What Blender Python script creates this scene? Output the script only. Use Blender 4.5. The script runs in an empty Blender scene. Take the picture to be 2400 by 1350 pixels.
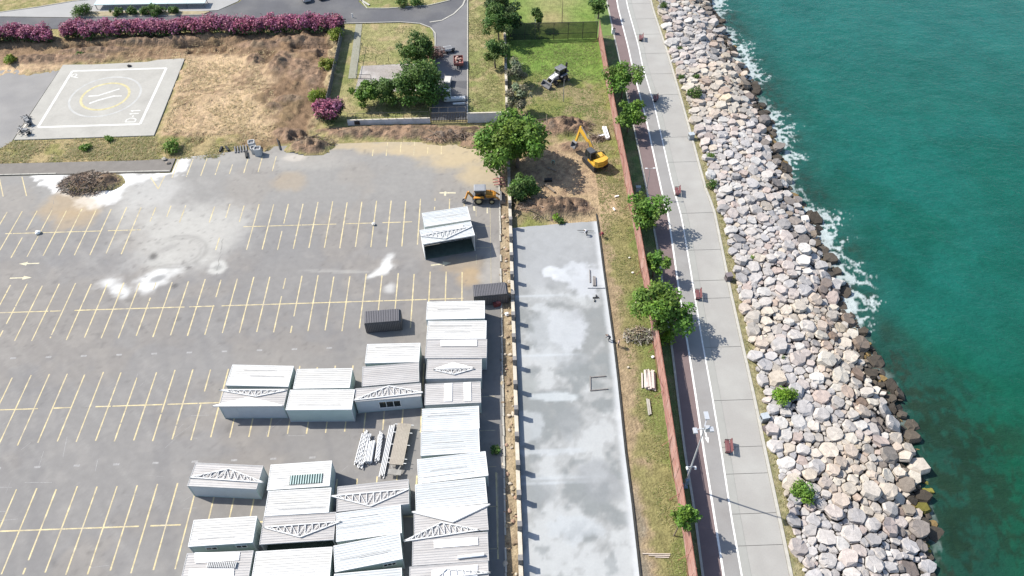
import bpy, math, random
import numpy as np
from mathutils import Vector, Matrix, Euler
random.seed(7); RNG = np.random.default_rng(11)
R = math.radians
scene = bpy.context.scene
COL = scene.collection

# ------------------------------------------------------------------ camera, sky, sun, exposure
cd = bpy.data.cameras.new('camera'); cam = bpy.data.objects.new('camera', cd); COL.objects.link(cam)
cd.sensor_width = 36.0; cd.lens = 36.0 * 1786.87 / 2400.0; cd.clip_start = 1.0; cd.clip_end = 2500.0
_th, _ro, _ya = R(48.4305), R(0.64045), R(1.51186)
fw = Vector((math.sin(_ya)*math.cos(_th), math.cos(_ya)*math.cos(_th), -math.sin(_th)))
ri = Vector((math.cos(_ya), -math.sin(_ya), 0)); dn = fw.cross(ri)
r2 = ri*math.cos(_ro) + dn*math.sin(_ro); d2 = dn*math.cos(_ro) - ri*math.sin(_ro)
m3 = Matrix((r2, -d2, -fw)).transposed()
cam.matrix_world = Matrix.Translation((0, 0, 87.571)) @ m3.to_4x4()
scene.camera = cam
SUN_AZ, SUN_EL = -23.0, 45.0            # direction the shadows point to (deg from +x), sun height
world = bpy.data.worlds.new('World'); scene.world = world; world.use_nodes = True
nt = world.node_tree; bg = nt.nodes['Background']
sky = nt.nodes.new('ShaderNodeTexSky'); sky.sky_type = 'NISHITA'; sky.sun_disc = False
sky.sun_elevation = R(SUN_EL); sky.sun_rotation = R(90 - (SUN_AZ + 180)); sky.air_density = 1.0; sky.dust_density = 1.0
nt.links.new(sky.outputs['Color'], bg.inputs['Color']); bg.inputs['Strength'].default_value = 0.125
ld = bpy.data.lights.new('sun', 'SUN'); ld.energy = 4.25; ld.angle = R(0.5); ld.color = (1.0, 0.95, 0.87)
sun = bpy.data.objects.new('sun', ld); COL.objects.link(sun)
_d = Vector((math.cos(R(SUN_AZ))*math.cos(R(SUN_EL)), math.sin(R(SUN_AZ))*math.cos(R(SUN_EL)), -math.sin(R(SUN_EL))))
sun.rotation_euler = _d.to_track_quat('-Z', 'Y').to_euler(); sun.location = (-60, 120, 90)
vs = scene.view_settings; vs.view_transform = 'Standard'; vs.look = 'None'; vs.gamma = 1.0; vs.use_curve_mapping = False
vs.exposure = 1.0

# ------------------------------------------------------------------ helpers
def tag(o, label=None, cat=None, group=None, kind=None):
    if label: o['label'] = label
    if cat: o['category'] = cat
    if group: o['group'] = group
    if kind: o['kind'] = kind
    return o
def empty(name, loc=(0, 0, 0), rz=0.0, label=None, cat=None, group=None):
    o = bpy.data.objects.new(name, None); COL.objects.link(o); o.empty_display_size = 0.3
    o.location = loc; o.rotation_euler = (0, 0, rz)
    return tag(o, label, cat, group)
def children(o): return [c for c in bpy.data.objects if c.parent == o]
def copy_tree(o, parent=None, loc=None, rz=None, label=None):
    kids = list(o.children)
    c = o.copy(); COL.objects.link(c); c.parent = parent
    if loc is not None: c.location = loc
    if rz is not None: c.rotation_euler = (0, 0, rz)
    if label: c['label'] = label
    for k in kids: copy_tree(k, c)
    return c

MATS = {}
def M(name, color=(0.5, 0.5, 0.5), rough=0.85, var=0.12, scale=1.5, fine=9.0, bump=0.0, bscale=6.0, metal=0.0,
      attr=False, world=False, rnd=0.0, alpha=1.0, spec=0.4, stretch=(1, 1, 1), bdist=0.05, trans=0.0, tint=None):
    if name in MATS: return MATS[name]
    m = bpy.data.materials.new(name); m.use_nodes = True; MATS[name] = m
    t = m.node_tree; n = t.nodes; L = t.links
    b = n['Principled BSDF']
    b.inputs['Roughness'].default_value = rough; b.inputs['Metallic'].default_value = metal
    b.inputs['Specular IOR Level'].default_value = spec
    if world:
        g = n.new('ShaderNodeNewGeometry'); co = g.outputs['Position']
    else:
        g = n.new('ShaderNodeTexCoord'); co = g.outputs['Object']
    mp = n.new('ShaderNodeVectorMath'); mp.operation = 'MULTIPLY'; mp.inputs[1].default_value = stretch
    L.new(co, mp.inputs[0]); co = mp.outputs[0]
    def noise(sc, det=4.0):
        x = n.new('ShaderNodeTexNoise'); x.inputs['Scale'].default_value = sc; x.inputs['Detail'].default_value = det
        L.new(co, x.inputs['Vector']); return x.outputs['Fac']
    def rng(src, a, bb, lo=0.25, hi=0.75):
        x = n.new('ShaderNodeMapRange'); x.inputs['From Min'].default_value = lo; x.inputs['From Max'].default_value = hi
        x.inputs['To Min'].default_value = a; x.inputs['To Max'].default_value = bb; L.new(src, x.inputs['Value']); return x.outputs[0]
    def mul(a, bb):
        x = n.new('ShaderNodeMath'); x.operation = 'MULTIPLY'; L.new(a, x.inputs[0]); L.new(bb, x.inputs[1]); return x.outputs[0]
    f = mul(rng(noise(scale), 1-var, 1+var), rng(noise(fine, 3.0), 1-var*0.8, 1+var*0.8))
    if rnd:
        oi = n.new('ShaderNodeObjectInfo'); f = mul(f, rng(oi.outputs['Random'], 1-rnd, 1+rnd, 0, 1))
    if attr:
        a = n.new('ShaderNodeAttribute'); a.attribute_name = 'Col'; cs = a.outputs['Color']
    else:
        a = n.new('ShaderNodeRGB'); a.outputs[0].default_value = (*color, 1); cs = a.outputs[0]
    if tint:
        mx = n.new('ShaderNodeMix'); mx.data_type = 'RGBA'; L.new(rng(noise(scale*0.6, 5.0), 0, 1, 0.45, 0.7), mx.inputs[0])
        L.new(cs, mx.inputs[6]); mx.inputs[7].default_value = (*tint, 1); cs = mx.outputs[2]
    sc = n.new('ShaderNodeVectorMath'); sc.operation = 'SCALE'; L.new(cs, sc.inputs[0]); L.new(f, sc.inputs['Scale'])
    L.new(sc.outputs[0], b.inputs['Base Color'])
    if bump:
        bp = n.new('ShaderNodeBump'); bp.inputs['Strength'].default_value = bump; bp.inputs['Distance'].default_value = bdist
        L.new(noise(bscale, 6.0), bp.inputs['Height']); L.new(bp.outputs[0], b.inputs['Normal'])
    if alpha < 1: b.inputs['Alpha'].default_value = alpha
    if trans:
        out = n['Material Output']; tr = n.new('ShaderNodeBsdfTranslucent'); L.new(sc.outputs[0], tr.inputs['Color'])
        ms = n.new('ShaderNodeMixShader'); ms.inputs[0].default_value = trans
        L.new(b.outputs[0], ms.inputs[1]); L.new(tr.outputs[0], ms.inputs[2]); L.new(ms.outputs[0], out.inputs['Surface'])
    return m

def mesh_obj(name, V, F, mat, parent=None, cols=None, smooth=False, mids=None):
    me = bpy.data.meshes.new(name)
    me.from_pydata([tuple(v) for v in V], [], [tuple(f) for f in F])
    for mm in (mat if isinstance(mat, (list, tuple)) else [mat]): me.materials.append(mm)
    if mids is not None: me.polygons.foreach_set('material_index', np.asarray(mids, np.int32))
    if cols is not None:
        ca = me.color_attributes.new('Col', 'FLOAT_COLOR', 'POINT')
        c4 = np.ones((len(V), 4), np.float32); c4[:, :3] = np.asarray(cols, np.float32); ca.data.foreach_set('color', c4.ravel())
    if smooth: me.polygons.foreach_set('use_smooth', np.ones(len(me.polygons), bool))
    o = bpy.data.objects.new(name, me); COL.objects.link(o); o.parent = parent
    return o

class MB:
    def __init__(s): s.V = []; s.F = []; s.C = []; s.mi = []; s.cur = 0; s.col = (1, 1, 1)
    def add(s, V, F):
        k = len(s.V); s.V += [tuple(v) for v in V]; s.C += [s.col]*len(V)
        for f in F: s.F.append(tuple(i+k for i in f)); s.mi.append(s.cur)
    def box(s, c, d, rz=0.0, rot=None):
        x, y, z = d[0]/2, d[1]/2, d[2]/2
        P = [Vector((a*x, b*y, e*z)) for e in (-1, 1) for b in (-1, 1) for a in (-1, 1)]
        mt = (rot if rot is not None else Matrix.Rotation(rz, 3, 'Z'))
        s.add([mt @ p + Vector(c) for p in P], [(0, 2, 3, 1), (4, 5, 7, 6), (0, 1, 5, 4), (2, 6, 7, 3), (0, 4, 6, 2), (1, 3, 7, 5)])
    def bar(s, a, b, w, h=None):
        a, b = Vector(a), Vector(b); d = b-a; L = d.length
        if L < 1e-6: return
        x = d/L; up = Vector((0, 0, 1)) if abs(x.z) < 0.95 else Vector((1, 0, 0))
        y = up.cross(x).normalized(); z = x.cross(y)
        s.box((a+b)/2, (L, w, h or w), rot=Matrix((x, y, z)).transposed())
    def tube(s, a, b, r0, r1=None, n=8, cap=True):
        a, b = Vector(a), Vector(b); r1 = r0 if r1 is None else r1; d = (b-a).normalized()
        u = d.orthogonal().normalized(); w = d.cross(u); V = []
        for p, r in ((a, r0), (b, r1)):
            for i in range(n):
                t = 2*math.pi*i/n; V.append(p + (u*math.cos(t)+w*math.sin(t))*r)
        F = [(i, (i+1) % n, n+(i+1) % n, n+i) for i in range(n)]
        if cap: F += [tuple(range(n-1, -1, -1)), tuple(range(n, 2*n))]
        s.add(V, F)
    def prism(s, poly, z0, z1, mt=None):
        n = len(poly); V = [Vector((p[0], p[1], z0)) for p in poly] + [Vector((p[0], p[1], z1)) for p in poly]
        if mt is not None: V = [mt @ v for v in V]
        s.add(V, [tuple(range(n-1, -1, -1)), tuple(range(n, 2*n))] + [(i, (i+1) % n, n+(i+1) % n, n+i) for i in range(n)])
    def profile(s, pts, y0, y1):           # outline in x-z, extruded along y
        n = len(pts); V = [(p[0], y0, p[1]) for p in pts] + [(p[0], y1, p[1]) for p in pts]
        s.add(V, [tuple(range(n)), tuple(range(2*n-1, n-1, -1))] + [(i, n+i, n+(i+1) % n, (i+1) % n) for i in range(n)])
    def wheel(s, c, r, w, n=16):           # axis along y
        c = Vector(c); V = []
        prof = [(r*0.62, -w/2), (r*0.94, -w/2), (r, -w*0.32), (r, w*0.32), (r*0.94, w/2), (r*0.62, w/2)]
        for i in range(n):
            t = 2*math.pi*i/n
            for q, y in prof: V.append(c + Vector((q*math.cos(t), y, q*math.sin(t))))
        k = len(prof)
        s.add(V, [(i*k+j, i*k+j+1, ((i+1) % n)*k+j+1, ((i+1) % n)*k+j) for i in range(n) for j in range(k-1)])
    def ell(s, c, r, n=10, m=6, jit=0.0):
        V = []; c = Vector(c)
        for j in range(1, m):
            p = math.pi*j/m
            for i in range(n):
                t = 2*math.pi*i/n; k = 1 + random.uniform(-jit, jit)
                V.append(c + Vector((r[0]*math.sin(p)*math.cos(t)*k, r[1]*math.sin(p)*math.sin(t)*k, r[2]*math.cos(p)*k)))
        a = len(V); V += [c+Vector((0, 0, r[2])), c-Vector((0, 0, r[2]))]
        F = [(j*n+i, (j+1)*n+i, (j+1)*n+(i+1) % n, j*n+(i+1) % n) for j in range(m-2) for i in range(n)]
        F += [(a, i, (i+1) % n) for i in range(n)] + [(a+1, (m-2)*n+(i+1) % n, (m-2)*n+i) for i in range(n)]
        s.add(V, F)
    def build(s, name, mat, parent=None, col=False, smooth=False):
        return mesh_obj(name, s.V, s.F, mat, parent, s.C if col else None, smooth, s.mi if isinstance(mat, (list, tuple)) else None)

def hash2(ix, iy, sd):
    h = (ix.astype(np.int64)*374761393 + iy.astype(np.int64)*668265263 + sd*1442695041) & 0x7fffffff
    h = ((h ^ (h >> 13))*1274126177) & 0x7fffffff
    return ((h ^ (h >> 16)) & 0xffff)/65535.0
def vnoise(x, y, sd=0):
    ix = np.floor(x); iy = np.floor(y); fx = x-ix; fy = y-iy
    fx = fx*fx*(3-2*fx); fy = fy*fy*(3-2*fy)
    a = hash2(ix, iy, sd); b = hash2(ix+1, iy, sd); c = hash2(ix, iy+1, sd); d = hash2(ix+1, iy+1, sd)
    return (a*(1-fx)+b*fx)*(1-fy) + (c*(1-fx)+d*fx)*fy
def fbm(x, y, sc, o=4, sd=0):
    s = 0; a = 0.5; t = 0
    for k in range(o):
        s = s + a*vnoise(x*sc+17.3*k, y*sc-9.1*k, sd+k*7); t += a; a *= 0.5; sc *= 2.03
    return s/t
def ss(v, a, b):
    t = np.clip((v-a)/(b-a), 0, 1); return t*t*(3-2*t)
def inpoly(x, y, poly):
    r = np.zeros(np.shape(x), bool); n = len(poly)
    for i in range(n):
        x0, y0 = poly[i]; x1, y1 = poly[(i+1) % n]
        if y0 == y1: continue
        r ^= ((y0 > y) != (y1 > y)) & (x < (x1-x0)*(y-y0)/(y1-y0)+x0)
    return r
def pdist(x, y, poly, closed=True):
    d = np.full(np.shape(x), 1e9); n = len(poly)
    for i in range(n if closed else n-1):
        x0, y0 = poly[i]; x1, y1 = poly[(i+1) % n]; dx, dy = x1-x0, y1-y0
        t = np.clip(((x-x0)*dx+(y-y0)*dy)/(dx*dx+dy*dy+1e-9), 0, 1)
        d = np.minimum(d, np.hypot(x-x0-t*dx, y-y0-t*dy))
    return d
def pmask(x, y, poly, soft=0.6, nz=0.0, nsc=0.6, sd=3):   # 1 inside, soft noisy edge
    d = pdist(x, y, poly); s = np.where(inpoly(x, y, poly), d, -d)
    if nz: s = s + nz*(fbm(x, y, nsc, 3, sd)-0.5)*2
    return ss(s, -soft, soft)
def interp(poly, y):                    # x of a polyline at given y (points sorted by y)
    q = sorted(poly, key=lambda p: p[1]); return np.interp(y, [p[1] for p in q], [p[0] for p in q])
def lerp3(c, col, m):
    return c*(1-m[..., None]) + np.asarray(col)*m[..., None]

def sheet(name, poly, z, mat, kind='structure', thick=0.0, parent=None):
    mb = MB()
    if thick: mb.prism(poly, z-thick, z)
    else: mb.add([(p[0], p[1], z) for p in poly], [tuple(range(len(poly)))])
    o = mb.build(name, mat, parent)
    if kind: o['kind'] = kind
    return o
def strip(name, la, lb, z, mat, kind='structure', thick=0.0, ya=None, yb=None, step=3.0, parent=None, z2=None):
    ys = np.arange(ya, yb+0.01, step); V = []; F = []
    xa = interp(la, ys) if isinstance(la, list) else ys*0+la; xb = interp(lb, ys) if isinstance(lb, list) else ys*0+lb
    z2 = z if z2 is None else z2
    for i, y in enumerate(ys): V += [(xa[i], y, z), (xb[i], y, z2)]
    F = [(2*i, 2*i+1, 2*i+3, 2*i+2) for i in range(len(ys)-1)]
    if thick:
        n = len(V); V += [(v[0], v[1], v[2]-thick) for v in V]
        for i in range(len(ys)-1): F += [(2*i, 2*i+2, n+2*i+2, n+2*i), (2*i+1, n+2*i+1, n+2*i+3, 2*i+3)]
        F += [(0, n, n+1, 1), (n-2, n-1, 2*n-1, 2*n-2)]
    o = mesh_obj(name, V, F, mat, parent)
    if kind: o['kind'] = kind
    return o
def off(line, d): return [(p[0]+d, p[1]) for p in line]
# ------------------------------------------------------------------ survey lines (metres; x east, y north, z up)
KERB_W = [(27.29, 173.53), (26.75, 165.40), (26.52, 145.47), (26.50, 139.69), (26.17, 111.41), (25.99, 99.80), (25.57, 85.67), (24.40, 65.42), (23.71, 56.40), (23.14, 48.62), (22.84, 40.79), (22.26, 32.68), (22.15, 30.17)]
LINE1 = [(29.61, 173.42), (29.09, 161.39), (29.14, 145.35), (28.96, 136.86), (29.11, 120.43), (28.61, 97.69), (28.72, 92.35), (27.44, 75.03), (26.96, 66.63), (26.34, 56.77), (25.74, 48.39), (25.31, 40.81), (24.80, 32.58), (24.64, 30.08)]
LINE2 = [(31.73, 173.31), (31.31, 161.28), (31.41, 145.24), (31.12, 138.35), (31.37, 124.36), (31.12, 113.72), (30.77, 100.38), (30.88, 92.05), (30.03, 79.41), (29.12, 66.54), (28.65, 57.79), (27.99, 48.31), (27.30, 39.91), (26.88, 32.60), (26.70, 30.00)]
EDGE_E = [(37.59, 173.02), (37.10, 161.00), (37.24, 147.35), (37.31, 142.95), (37.15, 128.13), (36.86, 112.57), (36.52, 99.35), (36.85, 93.89), (36.03, 82.66), (35.47, 75.13), (35.01, 67.08), (34.65, 60.47), (34.31, 54.82), (33.82, 48.45), (33.42, 42.35), (33.09, 37.26), (32.72, 32.28), (32.50, 29.79)]
ROCK_W = [(38.90, 172.96), (38.65, 160.92), (38.12, 142.91), (38.17, 128.08), (38.03, 112.90), (37.70, 99.29), (37.65, 92.91), (37.31, 82.61), (36.53, 74.91), (36.06, 67.04), (35.65, 60.42), (35.48, 54.44), (34.70, 48.42), (34.49, 42.37), (34.31, 37.22), (33.79, 32.24), (33.55, 29.75)]
SHORE = [(52.05, 176.30), (51.15, 166.41), (51.32, 160.16), (52.21, 153.98), (52.12, 147.27), (52.23, 140.56), (53.06, 135.72), (52.92, 128.73), (53.28, 123.38), (53.02, 118.16), (53.02, 113.56), (52.64, 110.02), (52.55, 105.39), (52.33, 100.17), (53.20, 95.37), (53.41, 91.13), (53.59, 87.47), (53.28, 82.63), (53.39, 78.01), (53.61, 76.39), (52.73, 72.12), (53.77, 67.89), (53.31, 64.37), (54.80, 61.07), (54.45, 57.97), (54.25, 53.62), (54.15, 49.75), (53.58, 46.82), (52.91, 43.30), (51.64, 38.36), (50.68, 34.93), (49.93, 32.45), (49.09, 29.88)]
FENCE = [(23.35,152.0),(23.15,148.0),(22.85,131.0),(22.72,117.1),(22.65,99.0),(22.45,83.6),(22.18,69.7),(21.7,55.7),(21.1,40.4),(20.75,31.0),(20.6,27.0)]
SLAB_E = [(16.63, 91.53), (16.40, 80.80), (16.30, 72.12), (16.24, 66.91), (16.02, 59.84), (15.57, 48.91), (15.43, 41.58), (15.12, 32.95), (15.09, 30.44)]
def wall_x(y): return 1.55 + (y-34.0)*0.0125
DIRT = [(-109.94, 148.70), (-112.33, 154.27), (-32.68, 153.65), (-31.59, 127.79), (-33.25, 119.60), (-36.30, 115.82), (-40.74, 114.12), (-50.21, 114.54), (-55.13, 113.88), (-62.57, 117.51), (-64.28, 144.91), (-89.34, 143.80), (-90.86, 140.69), (-106.56, 140.79)]
SEA_Z = -2.0

# ------------------------------------------------------------------ materials of the ground
mGround = M('soil_and_grass', attr=True, world=True, var=0.3, scale=0.9, fine=5.5, bump=0.9, bscale=3.0, rough=0.95, spec=0.1, bdist=0.22)
mAsph = M('old_asphalt', attr=True, world=True, var=0.06, scale=1.2, fine=11.0, bump=0.12, bscale=14.0, rough=0.9, spec=0.2, bdist=0.02)
mRoad = M('road_asphalt', (0.085, 0.085, 0.09), world=True, var=0.09, scale=0.25, fine=6.0, rough=0.9, spec=0.2, tint=(0.115, 0.113, 0.112))
mPave = M('brown_pavement', (0.15, 0.137, 0.122), world=True, var=0.1, scale=0.8, fine=8.0, rough=0.9, spec=0.2)
mPad = M('helipad_concrete', (0.305, 0.293, 0.262), world=True, var=0.06, scale=0.35, fine=3.0, rough=0.9, spec=0.2, tint=(0.275, 0.264, 0.236))
mKerb = M('kerb_stone', (0.34, 0.325, 0.285), world=True, var=0.12, scale=1.5, rough=0.9, spec=0.2)
mProm = M('promenade_concrete', (0.262, 0.252, 0.232), world=True, var=0.045, scale=0.35, fine=5.0, rough=0.9, spec=0.2, tint=(0.29, 0.283, 0.26))
mWalk = M('walkway_asphalt', (0.222, 0.215, 0.205), world=True, var=0.06, scale=0.4, fine=6.0, rough=0.9, spec=0.2, tint=(0.2, 0.19, 0.18))
mRed = M('red_cycle_lane', (0.15, 0.112, 0.108), world=True, var=0.08, scale=0.5, fine=6.0, rough=0.9, spec=0.2)
mWhiteP = M('white_road_paint', (0.62, 0.61, 0.58), world=True, var=0.2, scale=2.5, fine=12.0, rough=0.8, spec=0.2)
mYelP = M('faded_yellow_paint', (0.44, 0.37, 0.215), world=True, var=0.25, scale=1.2, fine=9.0, rough=0.85, spec=0.2, tint=(0.32, 0.28, 0.205))
mYel2 = M('yellow_pad_paint', (0.39, 0.345, 0.2), world=True, var=0.2, scale=1.2, fine=9.0, rough=0.85, spec=0.2)
mSlab = M('fresh_concrete', attr=True, world=True, var=0.045, scale=0.8, fine=4.0, rough=0.6, spec=0.35)
mGap = M('joint_grey', (0.165, 0.158, 0.145), world=True, rough=0.95)

# ------------------------------------------------------------------ soil: mounds, trenches, grass; split into named pieces
MOUNDS = [  # x, y, rx, ry, h, darkness
    (*(-33.81, 113.81), 4.6, 2.3, 1.5, 1.0), (*(-37.34, 117.42), 2.6, 2.0, 1.1, .9), (*(-39.87, 118.31), 2.2, 1.8, .8, .6), (*(-24.58, 117.37), 7.5, 1.7, 1.1, 1.0), (*(-15.77, 116.72), 6.5, 1.7, 1.1, .95), (*(-8.56, 115.62), 6.0, 2.2, 1.2, 1.2), (*(-2.61, 114.07), 4.4, 2.2, 1.1, 1.2), (*(-20.69, 118.64), 16, 1.1, .7, 1.0), (*(-7.81, 117.80), 10, 1.0, .7, .9),
    (*(9.87, 95.15), 6.8, 3.0, 1.9, .8), (*(6.64, 95.51), 3.6, 2.0, 1.3, .9), (*(13.52, 95.53), 2.8, 2.6, 1.4, .9), (*(13.51, 117.77), 5.6, 3.0, 1.7, 1.0), (*(10.64, 116.97), 3.0, 2.0, .9, 1.1), (*(14.59, 111.67), 3.4, 1.8, .6, 1.0), (*(19.16, 114.00), 1.6, 1.2, .5, .8),
    (*(-72.01, 105.07), 3.4, 2.4, 1.1, .6), (*(-68.69, 105.15), 3.2, 2.4, 1.2, .7), (*(-95.47, 146.04), 9.0, 2.2, .8, .8), (*(-85.79, 146.41), 6.0, 1.6, .7, .9), (*(-83.88, 148.82), 11, 1.4, .9, .7), (*(-75.46, 150.97), 9.0, 1.2, 1.0, .7), (*(-67.36, 151.45), 6.0, 1.2, .9, .6), (*(-60.27, 152.50), 6.0, 1.2, .9, .5), (*(-49.53, 149.23), 6.0, 1.6, 1.0, .7), (*(-41.47, 150.22), 7.0, 1.4, 1.1, .8), (*(-37.88, 147.49), 4.0, 2.0, .8, .9),
    (*(-44.22, 142.02), 3.0, 6.0, 1.2, .7), (*(-39.97, 140.23), 3.5, 5.0, .9, .6), (*(-36.43, 136.93), 2.2, 6.0, .7, .6), (*(-49.44, 143.89), 3.0, 3.0, .9, .5), (*(-39.94, 128.89), 4.0, 2.0, .9, .6), (*(-42.94, 126.88), 2.4, 1.4, .8, .5), (*(-47.67, 129.96), 3.4, 1.4, .5, .2)]
PITS = [(*(-60.63, 148.06), 4.2, 1.1, 1.0), (*(-62.41, 149.84), 5.5, .7, .8), (*(-37.96, 148.00), 5.0, .9, 1.0), (*(-35.66, 145.71), 1.2, 1.4, .9), (*(-86.36, 150.29), 6, .6, .6), (*(-36.46, 116.86), 1.7, 1.1, 1.1), (*(-47.34, 144.61), 2.0, 2.6, .6), (*(-55.57, 117.32), 1.6, 1.4, .3)]
def build_soil():
    xs = np.arange(-132.0, 23.4, 0.34); ys = np.arange(25.0, 182.0, 0.34)
    X, Y = np.meshgrid(xs, ys)
    n1 = fbm(X, Y, 0.16, 5, 1); n2 = fbm(X, Y, 0.55, 4, 2); n3 = fbm(X, Y, 1.5, 3, 5); n4 = fbm(X, Y, 0.07, 3, 8)
    # colours of the bare stuff
    straw = np.array((0.37, 0.27, 0.168)); earth = np.array((0.165, 0.108, 0.066)); dark = np.array((0.085, 0.06, 0.042)); sand = np.array((0.29, 0.215, 0.13))
    dryg = np.array((0.215, 0.185, 0.085)); green = np.array((0.102, 0.16, 0.034)); olive = np.array((0.145, 0.145, 0.055))
    C = np.ones(X.shape+(3,))*dryg
    C = lerp3(C, olive, ss(n2, .42, .62)*.7); C = lerp3(C, straw, ss(n3, .5, .7)*.4)
    # dirt field
    dm = pmask(X, Y, DIRT, 0.9, 1.6, 0.5)
    D = np.ones(X.shape+(3,))*straw
    D = lerp3(D, (.29, .205, .128), ss(n1+0.35*(n2-.5), .46, .6)*.7); D = lerp3(D, (.36, .27, .155), ss(n3, .5, .68)*.5)
    for (tx, ty, rr) in ((-62, 150, 18), (-50, 118, 16), (-30, 140, 20), (-45, 160, 26), (-70, 122, 24)):     # arcs left by tracks
        q = np.hypot(X-tx, Y-ty)+1.2*(n2-.5); D = lerp3(D, earth*.8, np.exp(-(((np.abs(q-rr)-.9))/.22)**2)*.6*ss(n1, .4, .5))
    edge = pdist(X, Y, DIRT)
    D = lerp3(D, earth, ss(n2, .3, .6)*(1-ss(edge, 1.0, 6.0))*ss(X, -64, -58)*.8)
    rz = ss(X+10*(n1-.5)+6*(n2-.5), -49, -42); D = lerp3(D, earth*.85, rz*.95); D = lerp3(D, earth*.9, ss(Y+6*(n1-.5)+2*(n2-.5), 143.5, 147)*.85); D = lerp3(D, (.3, .24, .14), ss(X, -36, -33.5)*ss(n2, .42, .55)*.8)
    D = lerp3(D, olive, ss(n4+.4*(n2-.5), .64, .72)*.12)
    C = lerp3(C, D, dm) if False else C*(1-dm[..., None]) + D*dm[..., None]
    # weedy strip south of the pad
    wm = ss(X, -94, -92)*(1-ss(X, -50, -46))*ss(Y, 110.6, 111.2)*(1-ss(Y, 117.5, 118.6))
    W = lerp3(np.ones(X.shape+(3,))*np.array((.255, .2, .105)), (.15, .145, .05), ss(n2, .45, .66)*.8); C = C*(1-wm[..., None]) + W*wm[..., None]
    # yard east of the dirt field: mown yellowing grass
    ym = ss(X, -32.6, -32.0)*(1-ss(X, 2.0, 2.8))*ss(Y, 120, 120.4)
    Yd = lerp3(np.ones(X.shape+(3,))*np.array((.205, .19, .085)), (.15, .16, .058), ss(n1, .42, .6)); Yd = lerp3(Yd, straw*0.8, ss(n2, .52, .7)*.5)
    C = C*(1-ym[..., None]) + Yd*ym[..., None]
    # park side, x > wall
    pk = ss(X, wall_x(Y)+.1, wall_x(Y)+.5)
    Pk = np.ones(X.shape+(3,))*np.array((.185, .155, .082))
    Pk = lerp3(Pk, (.145, .15, .05), ss(n1+.3*(n2-.5), .42, .58))
    gm = ss(Y+7*(n1-.5)+3*(n2-.5)+0.35*(X-12), 133.5, 138)
    Pk = lerp3(Pk, green, gm); Pk = lerp3(Pk, (.15, .2, .05), gm*ss(n2, .45, .65)*.6)
    Pk = lerp3(Pk, (.24, .2, .1), np.exp(-(((X-13.5)/4.5)**2+((Y-158)/4.5)**2))*.9); Pk = lerp3(Pk, (.23, .2, .1), np.exp(-(((X-15)/7)**2+((Y-165)/3)**2))*.6)
    sd = (1-ss(np.hypot((X-14)/7.5, (Y-97.0)/9.5)+.6*(n2-.5), .75, 1.1))
    Pk = lerp3(Pk, (.3, .222, .135), sd*.92)
    ear = (1-ss(np.hypot((X-12.0)/9.5, (Y-106)/9)+.7*(n2-.5), .75, 1.1)); Pk = lerp3(Pk, (.285, .205, .128), ear*.92); Pk = lerp3(Pk, (.15, .1, .07), ear*ss(n3+.4*(n2-.5), .5, .66)*.6)
    # verge between the slab and the red fence
    se = interp(SLAB_E, Y); fx = interp(FENCE, Y); u = (X-se)/np.maximum(fx-se, .5); low = 1-ss(Y, 90, 95)
    V = np.ones(X.shape+(3,))*np.array((.16, .145, .062))
    V = lerp3(V, (.225, .17, .105), ss(1-u+.9*(n2-.5)+.5*(n1-.5), .45, .8))
    V = lerp3(V, (.105, .13, .038), ss(u+1.3*(n1-.5)+.5*(n2-.5), .62, .95)*.8); V = lerp3(V, (.155, .14, .11), ss(1-u+.6*(n2-.5), .72, .95)*(1-ss(Y, 38, 48))*.8)
    lm = low*ss(X, se-.3, se+.1); Pk = Pk*(1-lm[..., None]) + V*lm[..., None]
    C = C*(1-pk[..., None]) + Pk*pk[..., None]
    # strip of dirt beside the wall
    wx = wall_x(Y); bm = (1-ss(X, wx-.3, wx))*ss(X, wx-2.4, wx-2.0)*(1-ss(Y, 113, 116))
    B = lerp3(np.ones(X.shape+(3,))*np.array((.2, .155, .1)), (.27, .215, .14), ss(n2, .4, .6)); C = C*(1-bm[..., None]) + B*bm[..., None]
    # heights
    Z = -0.06 + 0.05*(n2-.5)
    rough = dm*(1-ss(Y, 150, 156)*0)
    Z = Z + rough*(0.8*(n1-.35) + 1.5*(n2-.5)*(.25+ss(X, -50, -38)+ss(Y, 143, 148)) + .45*(n3-.5) + .16*np.sin((X*.8+Y*.6)*4.2+4*n1)*ss(X, -50, -40))
    mk = 0
    for (x, y, rx, ry, h, dk) in MOUNDS:
        q = np.hypot((X-x)/rx, (Y-y)/ry) + .55*(n2-.5) + .35*(n3-.5)
        g = ss(1.15-q, 0, .9); Z = np.maximum(Z, -0.05 + 1.3*h*g*(0.75+1.3*(n3-.5)+.7*(n2-.5)))
        mk = np.maximum(mk, g*dk)
    for (x, y, rx, ry, h) in PITS:
        q = np.maximum(np.abs((X-x)/rx), np.abs((Y-y)/ry)) + .3*(n2-.5); g = 1-ss(q, .75, 1.05); Z = Z - h*g; C = lerp3(C, earth*.8, g*.8)
    mkc = np.clip(mk, 0, 1); br = lerp3(np.ones(X.shape+(3,))*np.array((.205, .138, .092)), dark*1.25, ss(n3+.5*(n2-.5), .42, .62)); br = lerp3(br, (.2, .15, .1), ss(n2, .55, .7)*.6)
    mm = ss(mkc, .12, .5); C = C*(1-mm[..., None]) + br*mm[..., None]
    gr = ss(np.clip(mk-1, 0, 1), .02, .15); C = lerp3(C, (.13, .115, .1), gr*.6*ss(n3, .4, .6))
    # bank under the oleanders
    Z = Z + ss(Y, 149, 152)*(1-ss(Y, 155.5, 157))*(X < -33)*.7*dm
    # keep the hard surfaces free: sink the soil under them
    nx, ny = len(xs), len(ys)
    V3 = np.stack([X, Y, Z], -1).reshape(-1, 3); Cc = C.reshape(-1, 3)
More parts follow.
